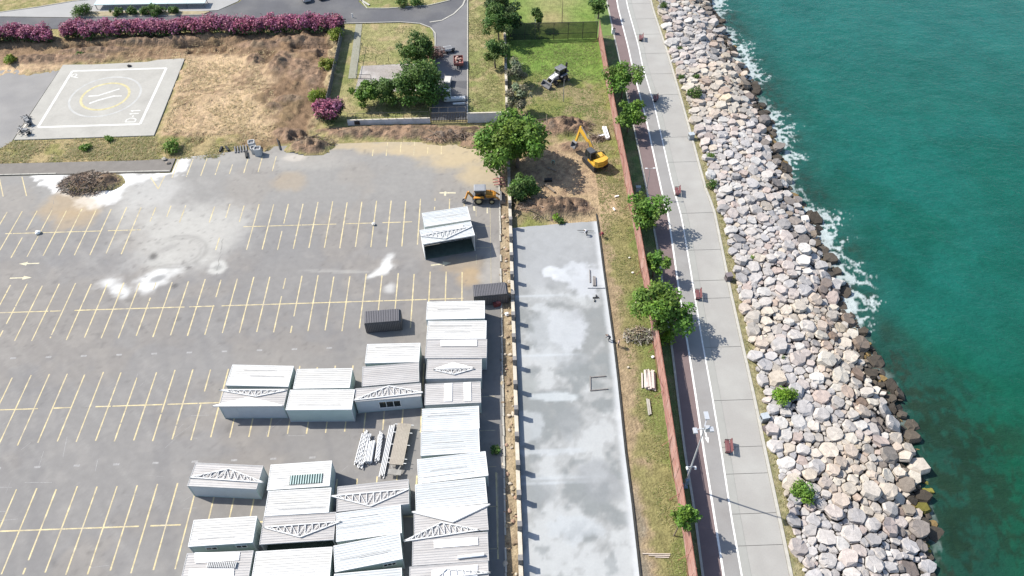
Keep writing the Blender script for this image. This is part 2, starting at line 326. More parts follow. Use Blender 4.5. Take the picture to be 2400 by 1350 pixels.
    i = np.arange(nx-1); j = np.arange(ny-1); I, J = np.meshgrid(i, j); a = (J*nx+I).ravel()
    quads = np.stack([a, a+1, a+nx+1, a+nx], 1)
    cx = X[:-1, :-1].ravel()+.17; cy = Y[:-1, :-1].ravel()+.17
    lotd = inpoly(cx, cy, LOT) & (Z[:-1, :-1].ravel() < 0.0) & (pdist(cx, cy, LOT) > 1.2)
    slabd = (cx > wall_x(cy)+.8) & (cx < interp(SLAB_E, cy)-.6) & (cy < 89.5)
    keep = ~(lotd | slabd)
    reg = np.where(cx > wall_x(cy), np.where(cy > 134, 0, np.where(cy > 90.5, 1, 2)), np.where((cx > -32.3) & (cy > 119.8), 3, np.where(inpoly(cx, cy, DIRT), 4, np.where(cx > wall_x(cy)-2.6, 5, 6))))
    for k, nm in enumerate(('park_lawn', 'trampled_park_ground', 'grass_verge', 'yard_lawn', 'bare_earth', 'dirt_strip', 'dry_ground')):
        q = quads[keep & (reg == k)]
        if not len(q): continue
        used = np.unique(q); mp = np.full(len(V3), -1); mp[used] = np.arange(len(used)); q = mp[q]
        me = bpy.data.meshes.new(nm); me.vertices.add(len(used)); me.vertices.foreach_set('co', V3[used].astype(np.float32).ravel())
        me.loops.add(len(q)*4); me.loops.foreach_set('vertex_index', q.astype(np.int32).ravel())
        me.polygons.add(len(q)); me.polygons.foreach_set('loop_start', np.arange(0, len(q)*4, 4, dtype=np.int32)); me.polygons.foreach_set('use_smooth', np.ones(len(q), bool))
        me.update(); me.materials.append(mGround)
        ca = me.color_attributes.new('Col', 'FLOAT_COLOR', 'POINT'); c4 = np.ones((len(used), 4), np.float32); c4[:, :3] = Cc[used]; ca.data.foreach_set('color', c4.ravel())
        o = bpy.data.objects.new(nm, me); COL.objects.link(o); o['kind'] = 'structure'
    return None

# car park asphalt ----------------------------------------------------------------
LOT = [(-140.0, 24.0), (wall_x(24)-1.75, 24.0), (wall_x(70)-1.9, 70.0), (wall_x(117)-1.6, 113.5), (-20.0, 114.8), (-40.0, 114.4), (-57.9, 111.6), (-57.9, 107.6), (-140.0, 108.6)]
def asphalt():
    st = 0.36
    xs = np.arange(-122.0, 1.2, st); ys = np.arange(24.0, 116.0, st); X, Y = np.meshgrid(xs, ys)
    n1 = fbm(X, Y, .12, 5, 21); n2 = fbm(X, Y, .5, 4, 22); n3 = fbm(X, Y, 1.6, 3, 25); n4 = fbm(X*.25, Y, .5, 3, 27); sw = fbm(X+Y*.35, Y*.05, .45, 4, 31)
    C = np.ones(X.shape+(3,))*np.array((.168, .162, .156))
    C = lerp3(C, (.135, .132, .133), ss(n1+.3*(n2-.5), .45, .62)*.8); C = lerp3(C, (.205, .196, .185), ss(n2, .5, .72)*.5)
    C = lerp3(C, (.125, .122, .124), ss(sw, .52, .66)*.35*(1-ss(Y, 70, 85)))     # long worn lanes
    C = lerp3(C, (.21, .205, .192), ss(Y+5*(n1-.5), 88, 104)*.55)
    C = lerp3(C, (.215, .195, .17), ss(n1, .5, .66)*.4)
    pale = np.array((.31, .303, .282)); white = np.array((.47, .47, .46)); tan = np.array((.285, .215, .13)); sand = np.array((.32, .262, .17)); dk = np.array((.06, .057, .055))
    def blob(c, rx, ry, ang, amt, col, soft=.45, nz=.5, src=None, noise=None):
        nonlocal C
        a = R(ang); dx, dy = X-c[0], Y-c[1]; u = (dx*math.cos(a)+dy*math.sin(a))/rx; v = (-dx*math.sin(a)+dy*math.cos(a))/ry
        q = np.hypot(u, v) + nz*((n2 if noise is None else noise)-.5)*2*.6 + nz*(n3-.5)*.5
        C = lerp3(C, col, (1-ss(q, 1-soft, 1+soft*.6))*amt)
    # spilled cement dust
    blob((-51.27, 90.58), 9.5, 8.0, 0, .75, pale, .6); blob((-49.43, 94.55), 9, 4.5, 10, .6, pale, .6); blob((-58.61, 97.03), 7, 4, 0, .5, pale); blob((-44.97, 90.31), 5, 3, 40, .6, pale)
    blob((-53.00, 85.36), 4.2, 3.0, 0, .8, pale, .8, .9); blob((-53.42, 81.98), 4.0, 1.8, 35, .85, white, .9, 1.3); blob((-54.36, 80.59), 2.2, 1.0, 20, .7, white, .8, 1.2); blob((-60.55, 81.56), 1.9, 1.3, 20, .85, white, .8, 1.3); blob((-58.34, 79.70), 2.0, .9, -25, .8, white, .8, 1.3); blob((-53.17, 83.24), 1.8, 1.1, 20, .9, white, .7, 1.2); blob((-57.84, 86.98), 7, 1.0, 55, .35, pale, .9, 1.0); blob((-61.09, 90.99), 8, 1.0, 52, .3, pale, .9, 1.0)
    blob((-44.18, 83.88), 1.5, 1.6, 0, .9, (.34, .335, .315), .3); blob((-44.18, 83.88), .7, .7, 0, .8, (.2, .2, .19), .3)
    blob((-17.68, 83.60), 1.0, 2.3, -10, .95, white, .6, .9); blob((-17.74, 82.68), 1.6, .8, 20, .7, white, .8, 1.1); blob((-16.63, 78.32), .8, 1.0, 0, .5, white, .8, 1.1); blob((-24.59, 82.23), 6, .35, -4, .4, pale); blob((-18.86, 81.63), 2.0, .5, 30, .8, (.45, .45, .43))
    blob((-55.10, 86.86), .9, 1.0, 0, .8, dk, .5, .9); blob((-52.96, 81.96), 1.3, .7, 30, .7, (.12, .12, .12), .5, .9); blob((-50.00, 80.23), .5, .5, 0, .7, dk); blob((-48.84, 84.07), .5, .4, 0, .7, dk); blob((-53.77, 88.24), 2.4, .8, 30, .35, (.15, .145, .14), .5, 1.2)
    a = np.hypot((X-(-51.57, 87.67)[0])/4.6, (Y-(-51.57, 87.67)[1])/3.6); C = lerp3(C, (.165, .16, .15), (np.exp(-((a-1)/.09)**2)+.7*np.exp(-((a-.82)/.05)**2))*.55*ss(X, (-55.02, 87.81)[0], (-52.95, 87.73)[0]))
    # slurry round the debris heap and along the kerb
    hp = [(-81.56, 107.79), (-76.72, 108.99), (-74.98, 103.39), (-72.42, 100.84), (-70.39, 103.53), (-66.80, 105.07), (-65.77, 109.10), (-63.12, 107.81), (-58.60, 107.84), (-56.93, 111.73), (-53.78, 113.07), (-55.52, 110.70), (-55.57, 107.83), (-59.84, 106.84), (-64.20, 103.82), (-65.04, 100.53), (-69.77, 98.35), (-72.33, 99.97), (-73.62, 102.22), (-75.72, 102.97), (-78.83, 104.46)]
    C = lerp3(C, (.56, .56, .55), pmask(X, Y, hp, .9, 1.6, .9)*.98)
    hp2 = [(-66.88, 100.61), (-62.78, 106.62), (-56.16, 107.15), (-53.72, 103.37), (-57.01, 99.10), (-62.55, 98.26)]; C = lerp3(C, (.32, .315, .3), pmask(X, Y, hp2, 2.0, 1.5, .4)*.7)
    # rusty and sandy ground
    blob((-72.77, 99.77), 5.5, 4.0, 0, .6, tan); blob((-70.93, 96.50), 4, 3, 0, .5, tan); blob((-36.06, 104.31), 3, 3, 0, .35, tan); blob((-17.92, 113.11), 8, 2.2, 0, .75, sand); blob((-6.13, 110.11), 7.5, 4.5, 0, .95, sand, .6); blob((-2.30, 104.57), 4.5, 3.5, 0, .75, sand, .6)
    blob((-13.18, 112.27), 6, 2.5, 0, .8, sand); blob((-28.21, 114.19), 8, 1.4, 0, .7, sand); blob((-4.51, 80.13), 2.2, 2.2, 0, .75, tan); blob((-5.52, 82.91), 3.5, 2.2, 0, .45, tan); blob((-0.80, 83.18), 1.2, 5, 0, .7, (.3, .28, .25)); blob((-1.19, 79.99), 1.6, 2.5, 0, .7, (.33, .31, .28), .5, .9)
    blob((-33.90, 110.11), 9, 3.0, 0, .6, (.25, .24, .22)); blob((-50.31, 111.44), 6, 2, 0, .5, (.25, .24, .22)); blob((-36.32, 110.82), 2.2, 1.2, 0, .7, (.36, .33, .29)); blob((-64.09, 85.36), 9, 4, 0, .3, (.15, .152, .158))
    blob((-35.88, 89.93), 8, 6, 0, .25, (.15, .15, .152)); blob((-1.07, 68.23), 2.2, 20, 0, .4, (.12, .12, .115)); blob((-34.55, 64.26), 14, 3, 0, .3, (.19, .185, .178))
    for _ in range(46): blob((random.uniform(-80, -12), random.choice((96, 91, 79, 73, 61.5, 55.5, 44, 38))+random.uniform(-1.5, 1.5)), random.uniform(.25, .7), random.uniform(.2, .6), random.uniform(0, 180), random.uniform(.2, .5), (.09, .085, .082), .7, .8)   # oil spots in the bays
    # scuffs, tyre marks
    st1 = fbm((X+Y*1.0), (X-Y)*.08, .9, 4, 41); C = lerp3(C, pale, ss(st1, .62, .76)*.12*(1-ss(np.abs(X+58), 12, 30)))
    C = lerp3(C, dk*1.6, ss(n3+.35*(n1-.5), .76, .86)*.35)
    C = C*np.array((1.04, 1.03, 1.01))
    nx, ny = len(xs), len(ys)
    ins = inpoly(X, Y, LOT)
    Vs = []; Cs = []; F = []; idx = np.full(X.shape, -1)
    allin = ins[:-1, :-1] & ins[1:, :-1] & ins[:-1, 1:] & ins[1:, 1:]
    base = np.arange(nx*ny).reshape(ny, nx)
    a = base[:-1, :-1][allin]; quads = np.stack([a, a+1, a+nx+1, a+nx], 1)
    V = np.stack([X, Y, np.zeros_like(X)], -1).reshape(-1, 3); Cc = C.reshape(-1, 3)
    anyin = (ins[:-1, :-1] | ins[1:, :-1] | ins[:-1, 1:] | ins[1:, 1:]) & ~allin
    extraV = []; extraC = []; extraF = []
    def clip(poly, c):
        out = poly
        n = len(LOT)
        for k in range(n):
            x0, y0 = LOT[k]; x1, y1 = LOT[(k+1) % n]
            if k in (4, 5, 6, 7) : pass
            res = []
            def sd(p): return (x1-x0)*(p[1]-y0)-(y1-y0)*(p[0]-x0)
            if min(sd(p) for p in out) >= 0: continue
            if np.hypot(c[0]-(x0+x1)/2, c[1]-(y0+y1)/2) > math.hypot(x1-x0, y1-y0)/2+1: continue
            for m in range(len(out)):
                p, q = out[m], out[(m+1) % len(out)]; a_, b_ = sd(p), sd(q)
                if a_ >= 0: res.append(p)
                if (a_ >= 0) != (b_ >= 0):
                    t = a_/(a_-b_); res.append((p[0]+(q[0]-p[0])*t, p[1]+(q[1]-p[1])*t))
            out = res
            if len(out) < 3: return None
        return out
    for (j, i) in zip(*np.nonzero(anyin)):
        p = clip([(xs[i], ys[j]), (xs[i+1], ys[j]), (xs[i+1], ys[j+1]), (xs[i], ys[j+1])], (xs[i], ys[j]))
        if p:
            k = len(V)+len(extraV); extraV += [(q[0], q[1], 0) for q in p]; extraC += [Cc[j*nx+i]]*len(p); extraF.append(tuple(range(k, k+len(p))))
    used = np.unique(quads); mp = np.full(len(V), -1); mp[used] = np.arange(len(used)); quads = mp[quads]
    sh = len(used)-len(V)
    Vf = list(map(tuple, V[used])) + extraV; Cf = np.concatenate([Cc[used], np.array(extraC)]); Ff = list(map(tuple, quads)) + [tuple(v+sh for v in f) for f in extraF]
    o = mesh_obj('car_park_asphalt', Vf, Ff, mAsph, cols=Cf); o['kind'] = 'structure'
    return o
build_soil(); asphalt()
base = sheet('ground', [(-700, -150), (36.0, -150), (36.0, 25.5), (36.5, 182), (70, 900), (-700, 900)], -1.2, M('far_soil', (.17, .15, .08), world=True, var=.3, scale=.05, fine=.6, rough=.95))

# painted lines of the car park ---------------------------------------------------
def lines():
    def seg(mb, a, b, w, z=0.005):
        a = Vector((a[0], a[1])); b = Vector((b[0], b[1])); d = (b-a).normalized(); s = Vector((-d.y, d.x))*w/2
        mb.add([(*(a+s), z), (*(a-s), z), (*(b-s), z), (*(b+s), z)], [(0, 1, 2, 3)])
    def gapped(mb, a, b, w, z=.005, wear=.0):        # worn paint: a line broken into uneven dashes
        a = Vector(a); b = Vector(b); L = (b-a).length; t = 0
        while t < L:
            e = min(L, t+random.uniform(.6, 2.2))
            if random.random() > wear: seg(mb, a+(b-a)*(t/L), a+(b-a)*(e/L), w*random.uniform(.85, 1.1), z)
            t = e + (random.uniform(.02, .3) if random.random() < wear*2 else 0)
    rows = [('A', 93.05, -80.425, -14, 31, -3.0), ('B', 75.85, -73.13, -14, 28, -5.4), ('C', 58.47, -65.87, -10, 24, -9), ('D', 41.09, -58.54, -8, 24, -9)]
    cx, cy = (-51.27, 90.58)
    for nm, yc, x0, i0, i1, xe in rows:
        mb = MB()
        for i in range(i0, i1):
            x = x0+2.5*i
            top = yc+5.43+random.uniform(-.25, .35); bot = yc-5.43+random.uniform(-.3, .25)
            if nm == 'B' and i >= 26: bot = yc-.7
            if nm == 'A' and i >= 28: bot = yc+2.8
            if nm == 'B' and i in (23, 24, 25): bot = yc-5.4
            wear = .018
            if nm == 'A' and 9 <= i <= 15:
                gapped(mb, (x, top), (x, yc+1.2+random.uniform(0, 1.5)), .17, wear=.3)
                if i == 14: gapped(mb, (x, yc-2.4), (x, bot), .17, wear=.1)
                continue
            gapped(mb, (x, top), (x, bot), .18, wear=wear)
        xa = x0+2.5*i0-1
        if nm == 'A': gapped(mb, (xa, yc), (x0+2.5*8.6, yc), .16, .009, .08); gapped(mb, (x0+2.5*14.5, yc), (xe-9, yc), .16, .009, .1)
        else: gapped(mb, (xa, yc), (xe, yc), .18, .009, .06)
        o = mb.build('bay_lines', mYelP); o['kind'] = 'structure'
    mb = MB()                                          # single row against the earth bank, and the west row
    for k in range(20):
        x = -57.2 + 2.5*k
        if 14 <= k or k < 8: gapped(mb, (x, 114.6 if k > 9 else 111.4), (x, 110.7 if k > 9 else 106.2 + .15*k), .16, wear=.12)
    for i in range(9): seg(mb, (-96+4.0*i, 107.6), (-93.2+4.0*i, 102.4), .16) if i in (0, 1, 2, 3) else None
    seg(mb, (-61.04, 106.55), (-58.79, 103.25), .18); seg(mb, (-58.62, 106.79), (-58.79, 103.25), .18, .009)
    o = mb.build('bay_lines', mYelP); o['kind'] = 'structure'
    mb = MB()                                          # bays along the east side
    xw = -0.75
    for y in (97.0, 91.5, 86.5, 58.0, 52.7, 47.4, 42.0, 36.7): seg(mb, (-3.4, y), (-1.0, y), .14)
    for y in (95, 89, 84, 58, 52.7): seg(mb, (-3.4, y-1.1), (-3.4, y+1.1), .13, .009)
    for a, b in (((-1.0, 99), (-1.15, 78)), ((-.85, 46.5), (-.98, 36))): seg(mb, a, b, .11, .012)
    o = mb.build('bay_lines', M('worn_yellow_paint', (.27, .24, .175), world=True, var=.25, scale=2, rough=.85)); o['kind'] = 'structure'
    mb = MB()                                          # lane arrows and scratches
    def arrow(p, ang, L, w, z=.005):
        a = R(ang); d = Vector((math.cos(a), math.sin(a))); s = Vector((-d.y, d.x)); p = Vector(p)
        seg(mb, p, p+d*L*.65, w, z); e = p+d*L*.6
        mb.add([(*(e+s*w*1.9), z+.004), (*(e-s*w*1.9), z+.004), (*(p+d*L), z+.004)], [(0, 1, 2)])
    arrow((-72.91, 86.00), 180, 3.2, .22); arrow((-76.33, 82.93), 0, 3.4, .22); arrow((-10.57, 82.94), 8, 3.2, .26)
    seg(mb, (-9.71, 100.12), (-6.91, 100.00), .3); seg(mb, (-8.74, 99.31), (-8.69, 100.41), .35, .009); seg(mb, (-3.82, 96.81), (-3.68, 95.31), .3); seg(mb, (-1.51, 95.96), (-1.53, 94.59), .2)
    o = mb.build('lane_arrows', M('arrow_paint', (.44, .40, .28), world=True, var=.25, scale=2, rough=.85)); o['kind'] = 'structure'
    mb = MB()
    for _ in range(70):
        q = Vector((random.uniform(-75, -16), random.uniform(34, 62))); a = random.choice((45, 52, 100, 95, 2, 178))+random.uniform(-6, 6); L = random.uniform(.6, 3.5)
        seg(mb, q, q+Vector((math.cos(R(a)), math.sin(R(a))))*L, random.uniform(.03, .07), .004)
    for k in range(10):                              # old erased bay numbers, left as pale smudges
        for yc in (67.2, 49.6): seg(mb, (-70+5*k, yc), (-69.2+5*k, yc), .3, .003)
    o = mb.build('scratches', M('scratch_paint', (.235, .228, .22), world=True, var=.2, scale=3)); o['kind'] = 'structure'
    mb = MB()                                          # tar joints and cracks
    def crack(a, b, w, wob=.12):
        a = Vector(a); b = Vector(b); n = max(3, int((b-a).length/.5)); s = Vector((-(b-a).y, (b-a).x)).normalized(); pr = a
        for i in range(1, n+1):
            q = a+(b-a)*i/n + s*random.uniform(-wob, wob)
            if random.random() < .8: seg(mb, pr, q, w*random.uniform(.5, 1.4), .003)
            pr = q
    crack((-20.65, 92.30), (-20.85, 71.43), .08); crack((-20.85, 71.43), (-19.97, 50.17), .06); crack((-21.50, 98.65), (-20.65, 92.30), .06); crack((-43.65, 78.22), (-44.83, 90.31), .09); crack((-76.14, 102.10), (-71.80, 71.10), .06); crack((-30.10, 116.84), (-27.87, 93.63), .03)
    crack((-60, 58.35), (-50, 58.4), .14, .1); crack((-48, 58.3), (-42, 58.42), .1, .1); crack((-7.38, 92.76), (-6.37, 98.00), .06)
    o = mb.build('asphalt_cracks', mGap); o['kind'] = 'structure'
lines()

# pavement, kerb, west road, helipad ------------------------------------------------
sheet('pavement', [(-140, 108.7), (-57.9, 107.75), (-57.9, 111.5), (-64, 111.2), (-94, 111.4), (-140, 111.6)], .12, mPave, thick=.25)
kb = strip('kerb', 0, 0, 0, mKerb, ya=0, yb=3) if False else None
mb = MB()
for i in range(40):
    x = -120+1.55*i
    if -79 < x < -70.5: continue
    mb.box((x+.77, 108.42+.0*i-.0065*(x+120)*1.0, .07), (1.5, .22, .2), R(random.uniform(-.8, .8)))
o = mb.build('kerb', mKerb); o['kind'] = 'structure'
sheet('side_road', [(-140, 111.65), (-94.0, 111.45), (-89.9, 118.0), (-89.6, 143.6), (-93.4, 142.4), (-140, 142.0)], .02, M('side_road_asphalt', (.185, .178, .168), world=True, var=.08, scale=.3, fine=6, tint=(.16, .155, .15)), thick=.2)
sheet('helipad', [(-89.6, 118.3), (-63.7, 118.5), (-64.5, 144.9), (-70, 144.6), (-72, 143.9), (-83, 143.4), (-89.4, 143.6)], .16, mPad, thick=.5)
def pad_marks():
    mb = MB(); z = .165; cx, cy = -76.9, 131.6
    def ring(r, w, x=cx, y=cy, n=72, zz=z):
        V = []; 
        for i in range(n):
            t = 2*math.pi*i/n; V += [(x+(r-w/2)*math.cos(t), y+(r-w/2)*math.sin(t), zz), (x+(r+w/2)*math.cos(t), y+(r+w/2)*math.sin(t), zz)]
        mb.add(V, [(2*i, 2*i+1, 2*((i+1) % n)+1, 2*((i+1) % n)) for i in range(n)])
    def seg(a, b, w, zz=z):
        a = Vector(a); b = Vector(b); d = (b-a).normalized(); s = Vector((-d.y, d.x))*w/2
        mb.add([(*(a+s), zz), (*(a-s), zz), (*(b-s), zz), (*(b+s), zz)], [(0, 1, 2, 3)])
    q = [(-86.5, 122.0), (-67.3, 122.15), (-67.4, 141.3), (-86.6, 141.1)]
    for i in range(4): seg(q[i], q[(i+1) % 4], .5, z+.004*(i % 2))
    white = MB(); 
    # worn letter in the middle: two crossing-arm strokes
    seg((-80.27, 131.88), (-78.21, 131.99), .34); seg((-78.52, 131.91), (-74.83, 134.17), .38, z+.004); seg((-79.27, 129.36), (-77.86, 130.38), .4); seg((-78.15, 130.25), (-75.09, 131.72), .42, z+.004); seg((-75.50, 131.68), (-73.65, 131.67), .3)
    # D-11 in the south-east corner, read from the east side
    def glyph(p, strokes, h, w, ang):
        a = R(ang); ux = Vector((math.cos(a), math.sin(a))); uy = Vector((-ux.y, ux.x)); p = Vector(p)
        for k, s_ in enumerate(strokes):
            for i in range(len(s_)-1): seg(p+ux*s_[i][0]*w+uy*s_[i][1]*h, p+ux*s_[i+1][0]*w+uy*s_[i+1][1]*h, .24, z+.004*((i+k) % 3))
    Dg = [[(0, 0), (0, 1), (.6, 1), (1, .7), (1, .3), (.6, 0), (0, 0)]]; one = [[(0, .75), (.35, 1), (.35, 0)]]; dash = [[(0, .5), (.7, .5)]]; two = [[(0, .8), (.3, 1), (.8, .9), (.9, .65), (0, 0), (1, 0)]]
    bx = -68.4
    glyph((bx-.1, 122.9), Dg, 1.8, 1.2, 90); glyph((bx-.1, 124.5), dash, 1.8, .7, 90); glyph((bx-.1, 125.3), one, 1.8, .8, 90); glyph((bx-.1, 126.3), one, 1.8, .8, 90)
    glyph((-84.6, 138.6), [[(0, 0), (0, 1), (.7, 1), (1, .8), (.7, .5), (0, .5)]], 1.7, 1.1, 72)
    o = mb.build('pad_markings', M('worn_white_paint', (.47, .46, .425), world=True, var=.15, scale=1.2, fine=7)); o['kind'] = 'structure'
    mb2 = MB(); mb2, mbk = mb, mb
    mb = None
pad_marks()
def pad_rings():
    for r, w, m in ((6.75, .42, M('faded_white_ring', (.325, .32, .3), world=True, var=.15, scale=.8, fine=5)), (4.55, .5, mYel2)):
        V = []; n = 80; x, y = -76.9, 131.7; z = .1655
        for i in range(n):
            t = 2*math.pi*i/n; V += [(x+(r-w/2)*math.cos(t), y+(r-w/2)*math.sin(t), z), (x+(r+w/2)*math.cos(t), y+(r+w/2)*math.sin(t), z)]
        o = mesh_obj('pad_markings', V, [(2*i, 2*i+1, 2*((i+1) % n)+1, 2*((i+1) % n)) for i in range(n)], m); o['kind'] = 'structure'
pad_rings()

# north road, its island, the yard drive ---------------------------------------------
sheet('access_road', [(-160, 165.8), (-110, 164.3), (-93.8, 163.1), (-62, 164.8), (-58, 168.5), (-55, 176), (-30, 176), (-30.3, 167.5), (-28, 163.9), (-23.2, 163.8), (-14, 164.6), (-9.5, 166.5), (-6.5, 171), (-5.2, 171), (-5.0, 121), (-11.9, 121), (-12.1, 149), (-12.2, 152.6), (-13.3, 155.2), (-15.6, 157), (-20, 157.8), (-33, 157.8), (-33.2, 158.2), (-110, 158.6), (-160, 158.9)], .03, mRoad, thick=.2)
sheet('drive_patch', [(-11.8, 122), (-5.1, 122), (-5.1, 131), (-11.8, 134)], .036, M('drive_patch', (.115, .112, .112), world=True, var=.12, scale=.5))
sheet('drive_apron', [(-12.1, 149), (-11.9, 134), (-5.06, 134), (-5.2, 166), (-8, 160.5), (-11, 157.6), (-13, 156)], .037, M('drive_apron', (.118, .115, .117), world=True, var=.08, scale=.3, tint=(.14, .138, .138)))
sheet('forecourt', [(-160, 166), (-110, 164.5), (-93.8, 163.3), (-90.5, 163.2), (-62, 165), (-58.3, 168.8), (-56, 176), (-86, 176), (-97, 170.5), (-104, 168.2), (-112, 166.3)], .06, M('forecourt_concrete', (.25, .245, .235), world=True, var=.06, scale=.3), thick=.2)
sheet('planting_bed', [(-92, 163.4), (-65, 163.1), (-63.6, 164.4), (-92, 165.6)], .2, M('bed_soil', (.24, .2, .12), world=True, var=.2, scale=1), thick=.25)
sheet('yard_path', [(-29.9, 157.4), (-28.5, 157.4), (-27.6, 136), (-29.3, 136)], .02, M('path_concrete', (.2, .195, .15), world=True, var=.1, scale=.8), thick=.2)
sheet('yard_patch', [(-27, 140.5), (-13, 141), (-13, 131), (-27.5, 131)], .02, M('yard_patch', (.235, .21, .19), world=True, var=.14, scale=.5, fine=4, tint=(.33, .31, .29)), thick=.2)
def kerb_run(pts, w=.2, h=.13, name='kerb', m=mKerb):
    mb = MB()
    for i in range(len(pts)-1):
        a, b = Vector(pts[i]), Vector(pts[i+1]); L = (b-a).length; n = max(1, int(L/1.6))
        for k in range(n):
            p, q = a+(b-a)*k/n, a+(b-a)*(k+1)/n; c = (p+q)/2; d = q-p
            mb.box((c.x, c.y, h/2+.02), (d.length-.03, w, h), math.atan2(d.y, d.x)+R(random.uniform(-.6, .6)))
    o = mb.build(name, m); o['kind'] = 'structure'
kerb_run([(-33, 157.7), (-20, 157.7), (-15.6, 156.8), (-13.2, 155), (-12.1, 152.5), (-12.0, 148.8), (-11.85, 139)])
kerb_run([(-4.95, 121), (-5.1, 172)]); kerb_run([(-30.2, 169), (-28, 164.1), (-23.2, 163.9), (-14, 164.8), (-9.4, 166.8), (-7, 170)])
kerb_run([(-31.5, 170), (-27.6, 165.5)], .5); kerb_run([(-112, 166.4), (-104, 168.4), (-97, 170.7), (-86, 172.6)])
kerb_run([(-13.5, 157.3), (-10.8, 158.0), (-8.2, 160.7), (-6.2, 164.5), (-5.5, 168)], .35, .08); kerb_run([(-92, 163.2), (-63.8, 163.0)])

# slab of fresh concrete -----------------------------------------------------------
def slab():
    st = .33; V = []; C = []; F = []; ys = np.arange(25, 90.9, st); nx = 54
    for j, y in enumerate(ys):
        xa = wall_x(y)+.32; xb = float(interp(SLAB_E, y))
        for i in range(nx): V.append((xa+(xb-xa)*i/(nx-1), y+(.25*fbm(np.array([i*.3]), np.array([3.0]), 1, 3, 4)[0]*(j == len(ys)-1)) + (j == len(ys)-1)*.02*i, .1))
    V = np.array(V); X, Y = V[:, 0], V[:, 1]
    n1 = fbm(X, Y, .16, 5, 61); n2 = fbm(X, Y, .5, 4, 62); n3 = fbm(X, Y, 1.5, 3, 63)
    c = np.ones((len(V), 3))*np.array((.242, .246, .238))
    c = lerp3(c, (.17, .176, .17), ss(n1+.5*(n2-.5)+.25*(n3-.5), .47, .62)*.9); c = lerp3(c, (.325, .332, .325), ss(n1+.3*(n2-.5), .56, .40)*ss(n2, .35, .6)*.6 if False else ss(.97-n1-.45*(n2-.5)-.3*(n3-.5), .5, .62)*.75)
    c = lerp3(c, (.15, .162, .16), ss(n2+.3*(n1-.5), .55, .68)*.6*(1-ss(Y, 64, 78)))
    c = lerp3(c, (.228, .232, .230), ss(Y, 74, 80)*.8)
    def bl(p, rx, ry, col, amt): 
        nonlocal c
        q = np.hypot((X-p[0])/rx, (Y-p[1])/ry)+.9*(n2-.5)+.5*(n3-.5); c = lerp3(c, col, (1-ss(q, .7, 1.05))*amt)
    bl((8.56, 80.67), 2.0, 1.2, (.42, .43, .435), .75); bl((9.93, 79.35), 1.7, 1.0, (.42, .43, .435), .65); bl((11.81, 80.35), 2.6, 2.0, (.33, .34, .345), .6); bl((13.67, 78.93), 3.2, 3.5, (.36, .37, .38), .7); bl((3.45, 53.06), 2.5, 3, (.3, .315, .318), .6); bl((8.57, 53.51), 2, 2.5, (.165, .175, .175), .6); bl((11.59, 44.75), 3, 3.5, (.17, .178, .18), .6); bl((8.37, 38.74), 3.5, 2, (.31, .325, .33), .6); bl((4.06, 43.88), 2.4, 2, (.19, .2, .2), .6); bl((5.46, 49.18), 5, .5, (.33, .345, .35), .6); bl((9.98, 63.21), 2.5, 2, (.19, .2, .2), .5); bl((9.89, 69.37), 3, 4, (.36, .37, .38), .7); bl((10.76, 72.18), 2, 1.5, (.22, .225, .22), .5); bl((3.20, 59.86), 2, 2.4, (.215, .225, .215), .8); bl((7.17, 57.60), 4, 1.0, (.36, .38, .38), .7); bl((7.34, 68.68), 4, 6, (.3, .31, .31), .6)
    bl((15.80, 89.73), 2.6, 1.4, (.2, .21, .21), .7); bl((3.24, 91.59), 1.4, 1, (.36, .34, .32), .8)
    e = (interp(SLAB_E, Y)-X); c = lerp3(c, (.4, .41, .41), (1-ss(e, .15, .6+.8*n2))*.8)
    for y in (75.8, 64.6, 45.6, 44.9): c = lerp3(c, (.36, .38, .39), np.exp(-((Y-y-.4*(n2-.5))/.18)**2)*.6*(1-ss(X, 6, 14)))
    n = len(ys)
    for j in range(n-1):
        for i in range(nx-1): a = j*nx+i; F.append((a, a+1, a+nx+1, a+nx))
    nv = len(V); V = [tuple(v) for v in V]
    ring = [i for i in range(nx)] + [j*nx+nx-1 for j in range(1, n)] + [(n-1)*nx+i for i in range(nx-2, -1, -1)] + [j*nx for j in range(n-2, 0, -1)]
    V += [(V[i][0], V[i][1], -.3) for i in ring]; cc = list(c)+[c[i] for i in ring]; m = len(ring)
    for k in range(m): F.append((ring[k], nv+k, nv+(k+1) % m, ring[(k+1) % m]))
    o = mesh_obj('concrete_slab', V, F, mSlab, cols=np.array(cc)); o['kind'] = 'structure'
    mf = M('form_board', (.03, .03, .027), world=True, var=.3, scale=2, rough=.9)
    mb = MB(); q = sorted(SLAB_E, key=lambda p: p[1]); q = [p for p in q if p[1] > 25]; q[-1] = (q[-1][0]+.0, 91.2); q.append((16.6, 93.6))
    for i in range(len(q)-1): mb.bar((q[i][0]+.14, q[i][1], .02), (q[i+1][0]+.14, q[i+1][1], .02), .2, .26)
    tag(mb.build('formwork_board', mf), 'dark formwork board running along the east edge of the new concrete slab', 'formwork')
slab()

